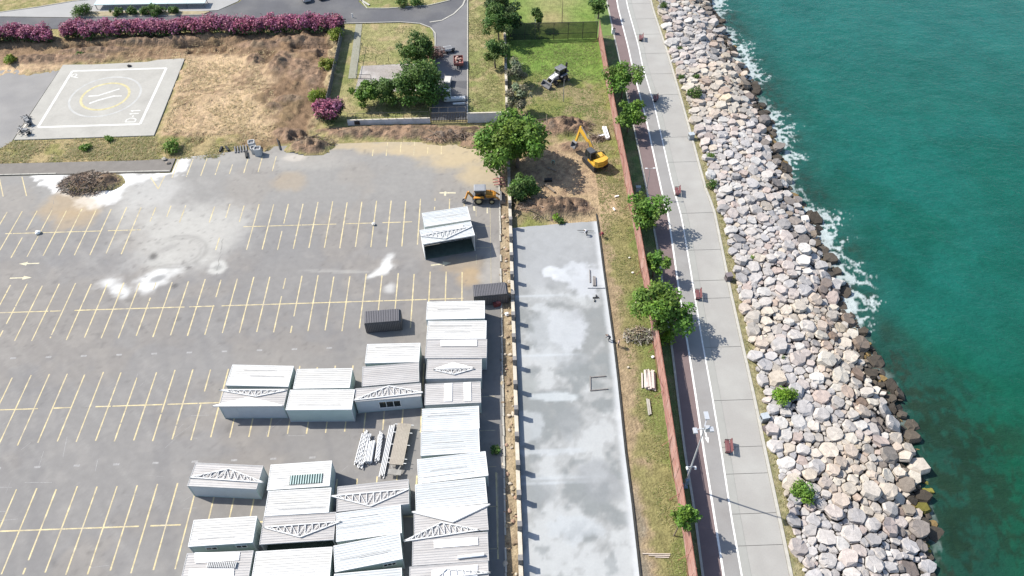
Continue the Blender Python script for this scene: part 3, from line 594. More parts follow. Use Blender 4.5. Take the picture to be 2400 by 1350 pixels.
# promenade -----------------------------------------------------------------------
Y0, Y1 = 27.0, 180.0
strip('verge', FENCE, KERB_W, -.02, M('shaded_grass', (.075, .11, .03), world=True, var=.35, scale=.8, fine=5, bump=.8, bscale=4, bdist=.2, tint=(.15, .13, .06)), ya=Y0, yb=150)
strip('verge', [(23.2, 150), (24, 182)], KERB_W, -.01, M('lawn_edge', (.09, .135, .03), world=True, var=.25, scale=.8, fine=5), ya=150, yb=Y1)
strip('kerb', KERB_W, off(KERB_W, .3), .08, mKerb, thick=.3, ya=Y0, yb=Y1)
strip('cycle_lane', off(KERB_W, .3), LINE1, .0, mRed, ya=Y0, yb=Y1)
strip('walkway', LINE1, LINE2, .0, mWalk, ya=Y0, yb=Y1)
strip('lane_line', off(LINE1, -.13), off(LINE1, .13), .005, mWhiteP, ya=Y0, yb=Y1); strip('lane_line', off(LINE2, -.1), off(LINE2, .1), .005, mWhiteP, ya=Y0, yb=Y1)
def prom():
    # concrete bays with recessed joints: the bay edges are laid out by the dark cross joints in the picture
    js = sorted([(27.26, 45.20)[1]+.0, (27.31, 56.12)[1], (28.52, 65.10)[1], (30.35, 74.31)[1], (31.07, 77.94)[1], (29.64, 84.54)[1], (31.23, 93.18)[1], (32.16, 106.60)[1], (31.85, 113.82)[1], (34.14, 127.39)[1], (33.64, 134.77)[1], (34.87, 142.40)[1], (35.18, 150.06)[1], (34.30, 156.61)[1], (34.35, 163.46)[1], (27.26, 35.92)[1], (27.66, 39.89)[1], (28.48, 48.29)[1] if False else 49.0, 30.5])
    js = [Y0] + [y for y in js if y > Y0+1.5] + [177.0]
    out = [js[0]]
    for y in js[1:]:
        if y-out[-1] > 3.0: out.append(y)
    root = strip('promenade', LINE2, EDGE_E, -.05, mGap, ya=Y0, yb=Y1)
    for k in range(len(out)-1):
        a, b = out[k]+.035, out[k+1]-.035; n = 4; V = []; F = []
        xin = lambda y: float(interp(LINE2, y))+.1; xo = lambda y: float(interp(EDGE_E, y))-.42; xm = lambda y: xin(y)+1.0
        for (fa, fb, nm) in ((xin, xm, 'edge_strip'), (lambda y: xm(y)+.02, xo, 'paving_bay')):
            V = []
            for i in range(n+1):
                y = a+(b-a)*i/n; V += [(fa(y), y, .0), (fb(y), y, 0)]
            mesh_obj(nm, V, [(2*i, 2*i+1, 2*i+3, 2*i+2) for i in range(n)], mProm if nm == 'paving_bay' else M('edge_concrete', (.25, .247, .225), world=True, var=.06, scale=.5), root)
    strip('kerb', off(EDGE_E, -.38), EDGE_E, .1, mKerb, thick=.3, ya=Y0, yb=Y1)
prom()
strip('gravel_verge', EDGE_E, off(ROCK_W, 1.2), .02, M('yellow_gravel', (.21, .185, .1), world=True, var=.4, scale=1.4, fine=7, bump=.8, bscale=6, bdist=.15, tint=(.14, .14, .06)), ya=Y0, yb=Y1, z2=-.1)
def walk_arrow():
    mb = MB(); x, y = (26.53, 50.87); z = .006
    mb.add([(x-.13, y+1.0, z), (x-.1, y-.4, z), (x+.1, y-.4, z), (x+.07, y+1.0, z)], [(0, 1, 2, 3)]); mb.add([(x-.26, y-.35, z), (x+.03, y-1.2, z), (x+.28, y-.35, z)], [(0, 1, 2)])
    o = mb.build('walkway_arrow', mWhiteP); o['kind'] = 'structure'
walk_arrow()
# ------------------------------------------------------------------ sea
def sea():
    xs = np.concatenate([np.arange(40.0, 66, .2), np.arange(66, 80, .4), np.arange(80, 150, 1.5), np.arange(150, 900, 60)])
    ys = np.concatenate([np.arange(-400, 24, 30), np.arange(24, 176, .28), np.arange(176, 1000, 40)])
    X, Y = np.meshgrid(xs, ys); S = interp(SHORE, Y); d = X-S
    n1 = fbm(X, Y, .045, 4, 71); n2 = fbm(X, Y, .28, 4, 72); n3 = fbm(X, Y, .9, 4, 73); n4 = fbm(X*1.2, Y*.6, 2.2, 3, 74)
    Yc = np.clip(Y, 20, 190)
    c = np.ones(X.shape+(3,))*np.array((.006, .069, .050))
    c = lerp3(c, (.006, .08, .062), ss(n1, .42, .66)*.7); c = lerp3(c, (.004, .06, .041), ss(fbm(X, Y, .11, 3, 76), .46, .66)*.7)
    c = lerp3(c, (.011, .086, .074), ss(Yc, 95, 165)*.6)
    c = lerp3(c, (.0045, .056, .027), ss(72-Yc, -10, 30)*.8)                         # weed beds in the south
    w = 5+6*ss(75-Yc, 0, 30)+5*(n2-.5)
    c = lerp3(c, (.012, .034, .024), (1-ss(d, w*.3, w*1.3))*(.4+.6*ss(n2+.7*(n3-.5)+.4*(n4-.5), .36, .66)))
    c = lerp3(c, (.018, .045, .02), (1-ss(d, 1, 9))*ss(n3, .55, .72)*.5); c = lerp3(c, (.011, .04, .03), (1-ss(d+6*(n2-.5), 3, 13))*.6); c = lerp3(c, (.02, .028, .02), (1-ss(d+5*(n2-.5), .5, 7))*ss(n3+.5*(n4-.5), .45, .65)*.75)
    c = lerp3(c, (.009, .024, .012), (1-ss(d, w*.8, w*2.0))*ss(75-Yc, 0, 25)*(.25+.75*ss(n2+.8*(n3-.5)+.4*(n4-.5), .38, .66))*.75)
    # foam: ragged tongues thrown out from the stones, thinning into threads
    act = np.clip(.35+.95*ss(fbm(X*0, Y, .07, 3, 77), .36, .6), 0, 1)*ss(Yc, 62, 74) + .16*(1-ss(Yc, 62, 74))
    reach = (1.1+5.2*act*(.2+1.2*fbm(X*.3, Y, .33, 3, 79)**1.4))
    t = np.clip(d/np.maximum(reach, .3), -1, 2)
    ridg = 1-np.abs(2*fbm(X, Y, .75, 4, 81)-1); ridg2 = 1-np.abs(2*fbm(X+3*n2, Y, 1.7, 3, 82)-1)
    f = ss(ridg*.6+ridg2*.4, .70+.2*np.clip(t, 0, 1), .88+.1*np.clip(t, 0, 1))*(1-ss(t, .75, 1.1))
    f = np.maximum(f, (1-ss(t+1.7*(ridg-.6)*-1+.5*(n4-.5), -.1, .3))*.8)*ss(act+.5*(n2-.5), .1, .45)*ss(d, -2.0, -.6)
    f = np.clip(f*(.5+.8*act), 0, 1)
    c = lerp3(c, (.012, .085, .07), np.clip((1-ss(d, reach*.8, reach*1.7))*act*.45, 0, 1)*ss(n2, .3, .6))
    c = lerp3(c, (.38, .42, .41), np.clip(f*1.0, 0, 1)*.8)
    Z = np.full(X.shape, SEA_Z)+(np.abs(Y) < 300)*(X < 120)*(.10*(fbm(X, Y*1.3, .3, 3, 85)-.5)*2)+f*.03
    ny, nx = X.shape; a = np.arange(nx*ny).reshape(ny, nx)[:-1, :-1].ravel()
    m = M('sea_water', attr=True, world=True, var=.13, scale=.16, fine=1.3, rough=.25, spec=.3, stretch=(1, .8, 1))
    t_ = m.node_tree; n = t_.nodes; L = t_.links; b = n['Principled BSDF']; b.inputs['IOR'].default_value = 1.33
    g = n.new('ShaderNodeNewGeometry'); mp = n.new('ShaderNodeMapping'); mp.inputs['Rotation'].default_value = (0, 0, R(-32)); mp.inputs['Scale'].default_value = (.75, 1.25, 1); L.new(g.outputs['Position'], mp.inputs['Vector'])
    bp = None
    for sc, st, ds in ((.3, .4, .5), (1.3, .6, .22), (4.0, .6, .08)):
        q = n.new('ShaderNodeTexNoise'); q.inputs['Scale'].default_value = sc; q.inputs['Detail'].default_value = 4; q.inputs['Distortion'].default_value = .6; L.new(mp.outputs[0], q.inputs['Vector'])
        k = n.new('ShaderNodeBump'); k.inputs['Strength'].default_value = st; k.inputs['Distance'].default_value = ds; L.new(q.outputs['Fac'], k.inputs['Height'])
        if bp: L.new(bp.outputs[0], k.inputs['Normal'])
        bp = k
    L.new(bp.outputs[0], b.inputs['Normal'])
    me = bpy.data.meshes.new('sea'); V = np.stack([X, Y, Z], -1).reshape(-1, 3).astype(np.float32)
    q = np.stack([a, a+1, a+nx+1, a+nx], 1).astype(np.int32)
    me.vertices.add(len(V)); me.vertices.foreach_set('co', V.ravel()); me.loops.add(q.size); me.loops.foreach_set('vertex_index', q.ravel())
    me.polygons.add(len(q)); me.polygons.foreach_set('loop_start', np.arange(0, q.size, 4, dtype=np.int32)); me.polygons.foreach_set('use_smooth', np.ones(len(q), bool)); me.update(); me.materials.append(m)
    ca = me.color_attributes.new('Col', 'FLOAT_COLOR', 'POINT'); c4 = np.ones((len(V), 4), np.float32); c4[:, :3] = c.reshape(-1, 3); ca.data.foreach_set('color', c4.ravel())
    o = bpy.data.objects.new('sea', me); COL.objects.link(o); o['kind'] = 'structure'
sea()

# ------------------------------------------------------------------ rock revetment
def rev_z(x, y):
    a = np.interp(y, RWY, RWX); b = np.interp(y, SHY, SHX); u = (x-a)/(b-a)
    return np.where(u < .5, .35-.5*np.clip(u, 0, .5), .1-2.1*np.clip((u-.5)/.5, 0, 2)**1.25)
_q = sorted(ROCK_W, key=lambda p: p[1]); RWX = [p[0] for p in _q]; RWY = [p[1] for p in _q]
_q = sorted(SHORE, key=lambda p: p[1]); SHX = [p[0] for p in _q]; SHY = [p[1] for p in _q]
def revetment():
    # base slope, dark rubble seen only through the gaps
    ys = np.arange(26, 180, 1.0); V = []; F = []; us = [-.12, 0, .25, .5, .62, .74, .86, 1.0, 1.15, 1.5]
    for y in ys:
        a = np.interp(y, RWY, RWX); b = np.interp(y, SHY, SHX)
        for u in us: x = a+(b-a)*u; V.append((x, y, float(rev_z(x, y))-.62 if u > 0 else -.3))
    k = len(us)
    for j in range(len(ys)-1):
        for i in range(k-1): F.append((j*k+i, j*k+i+1, (j+1)*k+i+1, (j+1)*k+i))
    root = mesh_obj('rock_revetment', V, F, M('rubble_bed', (.11, .10, .09), world=True, var=.4, scale=1.5, fine=6, bump=.8, rough=.95)); root['kind'] = 'structure'
    # stones: packed by size, each outline cut where it meets its neighbours
    rng = np.random.default_rng(5); pts = []; grid = {}; cs = 1.3
    def ok(x, y, r):
        gx, gy = int(x//cs), int(y//cs)
        for i in range(gx-2, gx+3):
            for j in range(gy-2, gy+3):
                for (px, py, pr) in grid.get((i, j), ()):
                    if (px-x)**2+(py-y)**2 < ((pr+r)*.87)**2: return False
        return True
    def put(x, y, r):
        pts.append((x, y, r)); grid.setdefault((int(x//cs), int(y//cs)), []).append((x, y, r))
    for r0, r1, tries in ((.9, 1.2, 700), (.68, .9, 2600), (.48, .68, 10000), (.33, .48, 26000), (.2, .33, 30000)):
        for _ in range(tries):
            y = rng.uniform(26.5, 178); a = np.interp(y, RWY, RWX)+.1; b = np.interp(y, SHY, SHX)+.35+.9*math.sin(y*.7)*math.sin(y*.23); x = rng.uniform(a, b); r = rng.uniform(r0, r1)
            if r0 > .9 and rng.random() > .55: continue
            if ok(x, y, r): put(x, y, r)
    Pn = np.array(pts); n = len(Pn)
    pal = [((.285, .265, .247), 6), ((.285, .25, .228), 3.5), ((.30, .262, .216), 1.2), ((.255, .243, .236), 3.5), ((.32, .305, .285), 2), ((.27, .222, .197), 1.2), ((.20, .19, .185), .6)]
    pc = [p for p, w in pal]; pw = np.array([w for p, w in pal]); pw = pw/pw.sum()
    mats = M('boulder_stone', attr=True, world=True, var=.16, scale=2.2, fine=9, bump=.6, bscale=7, rough=.9, spec=.2, bdist=.06)
    stones = []
    bins = {}
    for i, p in enumerate(Pn): bins.setdefault((int(p[0]//2), int(p[1]//2)), []).append(i)
    tint = fbm(Pn[:, 0], Pn[:, 1], .09, 3, 91)
    for i in range(n):
        x, y, r = Pn[i]; m = 10
        # start from an elongated outline, then cut by neighbours
        el = rng.uniform(1.0, 1.55); an = rng.uniform(0, math.pi); ph = rng.uniform(0, 6.28)
        poly = []
        for k in range(m):
            t = 2*math.pi*k/m+ph+rng.uniform(-.2, .2); rr = r*rng.uniform(1.12, 1.42)
            u, v = rr*math.cos(t)*math.sqrt(el), rr*math.sin(t)/math.sqrt(el); poly.append((x+u*math.cos(an)-v*math.sin(an), y+u*math.sin(an)+v*math.cos(an)))
        bx, by = int(x//2), int(y//2)
        for ii in range(bx-2, bx+3):
            for jj in range(by-2, by+3):
                for j in bins.get((ii, jj), ()):
                    if j == i: continue
                    qx, qy, qr = Pn[j]; dx, dy = qx-x, qy-y; dd = math.hypot(dx, dy)
                    if dd > (r+qr)*1.7: continue
                    s = (dd*dd+(r*r-qr*qr))/(2*dd) - .018   # power line with a narrow joint
                    ux, uy = dx/dd, dy/dd; out = []
                    for k in range(len(poly)):
                        p, q = poly[k], poly[(k+1) % len(poly)]
                        a_ = (p[0]-x)*ux+(p[1]-y)*uy-s; b_ = (q[0]-x)*ux+(q[1]-y)*uy-s
                        if a_ <= 0: out.append(p)
                        if (a_ <= 0) != (b_ <= 0):
                            t = a_/(a_-b_); out.append((p[0]+(q[0]-p[0])*t, p[1]+(q[1]-p[1])*t))
                    if len(out) < 3: break
                    poly = out
        # drop tiny edges
        pp = []
        for p in poly:
            if not pp or math.hypot(p[0]-pp[-1][0], p[1]-pp[-1][1]) > .09*r: pp.append(p)
        if len(pp) < 4: continue
        poly = pp; gx = sum(p[0] for p in poly)/len(poly); gy = sum(p[1] for p in poly)/len(poly)
        sz = math.sqrt(abs(sum(poly[k][0]*poly[(k+1) % len(poly)][1]-poly[(k+1) % len(poly)][0]*poly[k][1] for k in range(len(poly))))/2)
        if sz < .3: continue
        u = (gx-np.interp(gy, RWY, RWX))/(np.interp(gy, SHY, SHX)-np.interp(gy, RWY, RWX))
        rough = .1+.75*float(ss(np.array(u), .55, .9))*float(.35+.9*ss(fbm(np.array([gx]), np.array([gy]), .12, 2, 96)[0], .4, .6))
        z0 = float(rev_z(gx, gy)) + rng.uniform(-.22, .3)*sz*.6 + rng.uniform(-1, 1)*rough*.55
        if u > 1.0: z0 = min(z0, SEA_Z+rng.uniform(-.25, .45))
        tx, ty = rng.normal(0, .11+rough*.22), rng.normal(0, .11+rough*.22); slope = -.0 if u < .5 else -.12
        h = sz*rng.uniform(.2, .4); ins = rng.uniform(.76, .92); k = len(poly); Vv = []
        ox, oy = rng.uniform(-.1, .1)*sz, rng.uniform(-.1, .1)*sz
        for q, (sc, zz) in enumerate(((.82, -.95), (1.0, -.12), (.965, .35), (ins, 1.0))):
            for p in poly:
                dx, dy = (p[0]-gx)*sc, (p[1]-gy)*sc
                if q == 3: dx += ox; dy += oy
                j = rng.normal(0, .035*sz, 3) if q else (0, 0, 0)
                zt = h*zz + (tx+slope)*dx+ty*dy
                Vv.append((gx+dx+j[0], gy+dy+j[1], z0+zt+j[2]*.8))
        Vv.append((gx+ox, gy+oy, z0+h*rng.uniform(.98, 1.1)))
        Ff = [(q*k+a, q*k+(a+1) % k, (q+1)*k+(a+1) % k, (q+1)*k+a) for q in range(3) for a in range(k)] + [(3*k+a, 3*k+(a+1) % k, 4*k) for a in range(k)]
        col = np.array(pc[rng.choice(len(pc), p=pw)])*rng.uniform(1.05, 1.3)
        col = col*(1-.18*ss(np.array(gy), 110, 160)*.5)
        warm = float(ss(np.array(tint[i]), .5, .62)); col = col*np.array((1+.05*warm, 1, 1-.1*warm))
        zt = z0+h
        if u > .6 and rng.random() < .28*float(ss(np.array(u), .6, .85)): col = col*np.array((.5, .47, .45))
        if zt < SEA_Z+.8:
            col = np.array((.055, .046, .036))*rng.uniform(.7, 1.5)
            if rng.random() < .16: col = np.array((.19, .13, .055))*rng.uniform(.6, 1.0)
            if gy < 46 and rng.random() < .3 and u > .93: col = np.array((.2, .18, .04))*rng.uniform(.45, 1.0)
        stones.append((Vv, Ff, col, sz*(178-gy)/100.0, gx, gy))
    order = sorted(range(len(stones)), key=lambda i: -stones[i][3])
    big = set(order[:300]); V = []; F = []; C = []
    for i, s in enumerate(stones):
        if i in big:
            mesh_obj('boulder', s[0], s[1], mats, root, cols=np.ones((len(s[0]), 3))*s[2])
        else:
            k = len(V); V += s[0]; F += [tuple(a+k for a in f) for f in s[1]]; C.append(np.ones((len(s[0]), 3))*s[2])
    tag(mesh_obj('boulder_pile', V, F, mats, root, cols=np.concatenate(C)), kind='stuff')
    print('stones', len(stones))
revetment()
# ------------------------------------------------------------------ boundary wall with its posts
mWall = M('cream_wall_render', (.33, .285, .225), world=True, var=.2, scale=1.2, fine=6, bump=.4, rough=.95, tint=(.24, .2, .16))
mCap = M('wall_cap', (.42, .38, .31), world=True, var=.15, scale=1.2, rough=.9)
mPost = M('grey_post_concrete', (.17, .16, .15), world=True, var=.2, scale=1.5, rough=.95)
def wall():
    y = 25.6; root = empty('boundary_wall', (wall_x(90), 90, 0), 0, 'long low cream wall with tall grey posts between the car park and the new concrete', 'wall')
    wx0, wy0 = wall_x(90), 90
    k = 0
    first = None; firstp = None
    ys = [34.62+4.02*i for i in range(-2, 33)]
    for i, yp in enumerate(ys):
        far = yp > 112
        L = 4.02-.62
        if not first:
            mb = MB(); mb.box((0, 0, .42), (.42, L-.02, .84)); first = mb.build('wall_panel', mWall, root)
            mb = MB(); mb.box((0, 0, .885), (.5, L-.06, .09)); fc = mb.build('coping', mCap, first)
            mb = MB(); mb.box((0, 0, 1.15), (.5, .6, 2.3)); mb.box((0, 0, 2.34), (.56, .66, .08)); firstp = mb.build('post', mPost, root)
            a, p = first, firstp
        else:
            a = copy_tree(first, root); p = copy_tree(firstp, root)
        ym = yp+2.01
        a.location = (wall_x(ym)-wx0, ym-wy0, random.uniform(-.06, .04)); p.location = (wall_x(yp)-wx0+random.uniform(-.03, .03), yp-wy0, -.12+random.uniform(-.1, .05))
        if far: p.scale = (1, 1, .84)
    mb = MB()
    for yy in np.arange(27, 113, 1.5):
        if random.random() < .88: mb.box((wall_x(yy)-1.72+random.uniform(-.03, .03), yy, .05), (.22, 1.45, .18), R(.7))
    o = mb.build('kerb', mKerb); o['kind'] = 'structure'
wall()
def rubble():
    mb = MB(); mats = M('loose_rubble', attr=True, world=True, var=.2, scale=3, rough=.95)
    for _ in range(150):
        y = random.uniform(30, 112); x = wall_x(y)-random.uniform(.35, 1.9); s = random.uniform(.08, .34); mb.col = random.choice(((.3, .25, .17), (.38, .33, .26), (.2, .15, .1), (.16, .12, .08), (.3, .2, .14)))
        mb.ell((x, y, .03), (s, s*random.uniform(.5, 1.6), s*.6), 6, 4, .25)
    tag(mb.build('rubble', mats, col=True), kind='stuff')
    t = empty('stone_block', (*(-0.32, 74.30), 0), .3, 'dark red scrap block lying below the dark ribbed container by the wall', 'scrap')
    mb = MB(); mb.box((0, 0, .3), (1.1, .7, .6)); mb.build('block', M('dark_red_scrap', (.14, .03, .03), var=.4, rough=.8), t); mb = MB(); mb.box((.2, -.1, .68), (.6, .4, .14)); mb.build('lid', M('pale_red', (.3, .1, .09), var=.3), t)
rubble()

# ------------------------------------------------------------------ the red hoarding and the dark screen fence
mRedF = M('red_mesh_cloth', (.30, .165, .135), world=True, var=.14, scale=.9, fine=7, rough=.95, spec=.1, stretch=(1, 1, .35), tint=(.33, .215, .185), trans=.1)
mRedP = M('red_post', (.20, .075, .055), var=.15, rough=.8)
def hoarding():
    root = empty('site_hoarding', (22.4, 83, 0), 0, 'long brick red mesh hoarding between the site and the seaside promenade', 'fence')
    q = sorted(FENCE, key=lambda p: p[1]); ys = np.arange(27.0, 149.6, 2.5); H = 3.85
    def xp(y): return float(interp(FENCE, y))
    pm = None
    for i, y in enumerate(ys):
        mb = MB(); mb.box((0, 0, H/2), (.09, .09, H+.06))
        if pm is None: pm = mb.build('post', mRedP, root); o = pm
        else: o = pm.copy(); COL.objects.link(o)
        o.location = (xp(y)+.08-22.4, y-83, 0)
        if i == len(ys)-1: break
        y1 = ys[i+1]; n = 5; V = []
        dz = random.uniform(-.08, .05)
        for a in range(n+1):
            for b in range(5):
                t = a/n; s = b/4; sag = .05*math.sin(math.pi*t)*math.sin(math.pi*s)+random.uniform(-.03, .03)
                V.append((xp(y+.03+(2.44)*t)+sag-22.4, y+.03+2.44*t-83, .04+(H+dz-.04)*s))
        F = [(a*5+b, (a+1)*5+b, (a+1)*5+b+1, a*5+b+1) for a in range(n) for b in range(4)]
        mesh_obj('mesh_panel', V, F, mRedF, root)
    for z in (H-.02, 1.8):
        mb = MB()
        for i in range(len(ys)-1): mb.bar((xp(ys[i])+.05-22.4, ys[i]-83, z), (xp(ys[i+1])+.05-22.4, ys[i+1]-83, z), .06)
        mb.build('rail', mRedP, root)
    mb = MB()                                # slack red cable looped along the face
    pr = None
    for i in range(len(ys)-1):
        for k in range(6):
            t = k/6; y = ys[i]+2.5*t; z = 1.1+.9*math.sin(y*.37)+.5*math.sin(y*.91)-1.2*t*(1-t); p = (xp(y)-.16-22.4, y-83, max(.1, z))
            if pr: mb.tube(pr, p, .035, n=4, cap=False)
            pr = p
    mb.build('cable', M('dark_red_cable', (.19, .06, .05), rough=.7), root)
    mb = MB()
    for y in ys[::3]: mb.bar((xp(y)-22.4, y-83, 1.7), (xp(y)-1.0-22.4, y-83, 0.0), .05)
    mb.build('brace', mRedP, root)
hoarding()
def screen_fence():
    m = M('dark_green_screen', (.03, .042, .032), world=True, var=.15, scale=.5, rough=.95, spec=.05, alpha=.72); mp = M('dark_post', (.03, .03, .03), rough=.8)
    root = empty('screen_fence', (14, 149.0, 0), 0, 'dark see-through screen fence on posts across the park lawn', 'fence'); xs = np.arange(4.2, 23.0, 3.1); H = 3.9
    for i, x in enumerate(xs):
        mb = MB(); mb.box((x-14, 0, H/2), (.12, .12, H)); mb.build('post', mp, root)
        if i < len(xs)-1:
            V = [(x-14+.07+2.96*a/4, .03*math.sin(a*1.7), .02+(H-.05)*b/3) for a in range(5) for b in range(4)]
            mesh_obj('screen_panel', V, [(a*4+b, (a+1)*4+b, (a+1)*4+b+1, a*4+b+1) for a in range(4) for b in range(3)], m, root)
    for z in (H-.05, 1.3): mb = MB(); mb.bar((4.2-14, .06, z), (22.8-14, .06, z), .08); mb.build('rail', mp, root)
screen_fence()

# ------------------------------------------------------------------ yard: wall, gate, west fence
def yard():
    mW = M('white_wall_paint', (.5, .5, .52), world=True, var=.1, scale=.8, fine=5, rough=.85, tint=(.4, .4, .4))
    def wl(x0, x1, h, y, label):
        t = empty('yard_wall', ((x0+x1)/2, y, 0), R(-.6) if False else 0, label, 'wall'); n = max(1, int((x1-x0)/3.0)); w = (x1-x0)/n
        for i in range(n):
            mb = MB(); mb.box((-(x1-x0)/2+w*(i+.5), 0, h/2), (w-.025, .22, h)); mb.build('wall_panel', mW, t)
            mb = MB(); mb.box((-(x1-x0)/2+w*(i+.5), 0, h+.035), (w-.01, .3, .07)); mb.build('coping', mCap, t)
        return t
    t = wl(-27.6, -12.0, 1.15, 120.2, 'low white wall under the trees west of the metal gate')
    mb = MB(); mb.box((-6.0, -.14, .6), (1.0, .12, .8)); mb.build('cabinet', M('black_box', (.02, .02, .02), rough=.5), t)
    mp = M('dark_iron', (.035, .035, .035), rough=.6)
    for i in range(11):
        mb = MB(); mb.box((-7.6+1.5*i, 0, 1.9), (.07, .07, 1.5)); mb.build('railing_post', mp, t)
    mb = MB(); mb.bar((-7.7, 0, 2.6), (7.6, 0, 2.6), .05); mb.bar((-7.7, 0, 1.7), (7.6, 0, 1.7), .05); mb.build('railing', mp, t)
    wl(-4.95, 1.9, 2.15, 120.0, 'tall plain white wall east of the metal gate')
    g = empty('metal_gate', (-8.5, 120.1, 0), 0, 'wide slatted metal gate closing the yard drive', 'gate'); mg = M('gate_metal', (.10, .09, .075), var=.2, rough=.6, metal=.3)
    n = 22; w = 6.7/n; s0 = None
    for i in range(n):
        if s0 is None:
            mb = MB(); mb.box((0, 0, 1.2), (.13, .05, 2.2)); s0 = mb.build('slat', mg, g); o = s0
        else: o = s0.copy(); COL.objects.link(o)
        o.location = (-3.35+w*(i+.5), 0, 0)
    mb = MB(); mb.bar((-3.4, .05, 2.3), (3.4, .05, 2.3), .09); mb.bar((-3.4, .05, .2), (3.4, .05, .2), .09); mb.bar((-3.4, .05, 0), (-3.4, .05, 3.0), .12); mb.bar((3.4, .05, 0), (3.4, .05, 3.0), .12)
    for i in range(5): mb.bar((-3.4+1.7*i, .05, 2.3), (-3.4+1.7*i, .9, 2.9), .05)
    mb.bar((-3.4, .9, 2.9), (3.4, .9, 2.9), .05); mb.build('gate_frame', mg, g)
    f = empty('slatted_fence', (-32.0, 141.5, 0), 0, 'dark close-slatted fence beside the row of golden bushes west of the yard', 'fence'); mf = M('grey_slats', (.13, .13, .13), world=True, var=.2, scale=1, rough=.8)
    n = 29; s0 = None
    for i in range(n):
        y = -14.5+1.0*i; x = -.25+.5*i/n*0
        if s0 is None:
            mb = MB(); mb.box((0, 0, .95), (.06, .93, 1.9)); s0 = mb.build('fence_panel', mf, f); o = s0
            mb = MB(); mb.box((0, 0, 1.0), (.1, .07, 2.0)); p0 = mb.build('post', mp, f); p = p0
        else:
            o = s0.copy(); COL.objects.link(o); p = p0.copy(); COL.objects.link(p)
        o.location = (x, y, 0); p.location = (x, y+.5, 0)
yard()

# ------------------------------------------------------------------ cabins
mRoofW = M('white_roof_paint', (.47, .46, .435), var=.12, scale=.5, fine=3.5, rnd=.05, rough=.6, stretch=(.25, 1.6, 1), tint=(.36, .343, .31))
mRoofC = M('cool_white_roof', (.445, .455, .445), var=.12, scale=.5, fine=3.5, rnd=.05, rough=.6, stretch=(.25, 1.6, 1), tint=(.33, .345, .34))
mRoofG = M('bare_zinc_roof', (.34, .326, .312), var=.13, scale=.6, fine=4, rnd=.06, rough=.65, metal=.0, stretch=(.3, 2.0, 1), tint=(.28, .262, .245))
mCabW = M('pale_green_cabin_wall', (.33, .40, .38), var=.06, scale=.8, rnd=.06, rough=.55)
mCabB = M('pale_grey_cabin_wall', (.40, .425, .44), var=.06, scale=.8, rnd=.05, rough=.55)
mTrim = M('white_trim', (.6, .6, .58), var=.06, rough=.5)
mGlass = M('dark_glass', (.015, .02, .02), rough=.12, var=.1, spec=.6)
mDark = M('cabin_inside', (.035, .028, .025), var=.3, scale=1, rough=.95)
mFloor = M('cabin_floor', (.06, .085, .07), var=.2, scale=1, rough=.8)
mTruss = M('white_truss_paint', (.52, .515, .5), var=.08, scale=3, rough=.6)
mSheet = M('white_sheet', (.72, .71, .7), var=.04, scale=1, rough=.55)
CAB = []
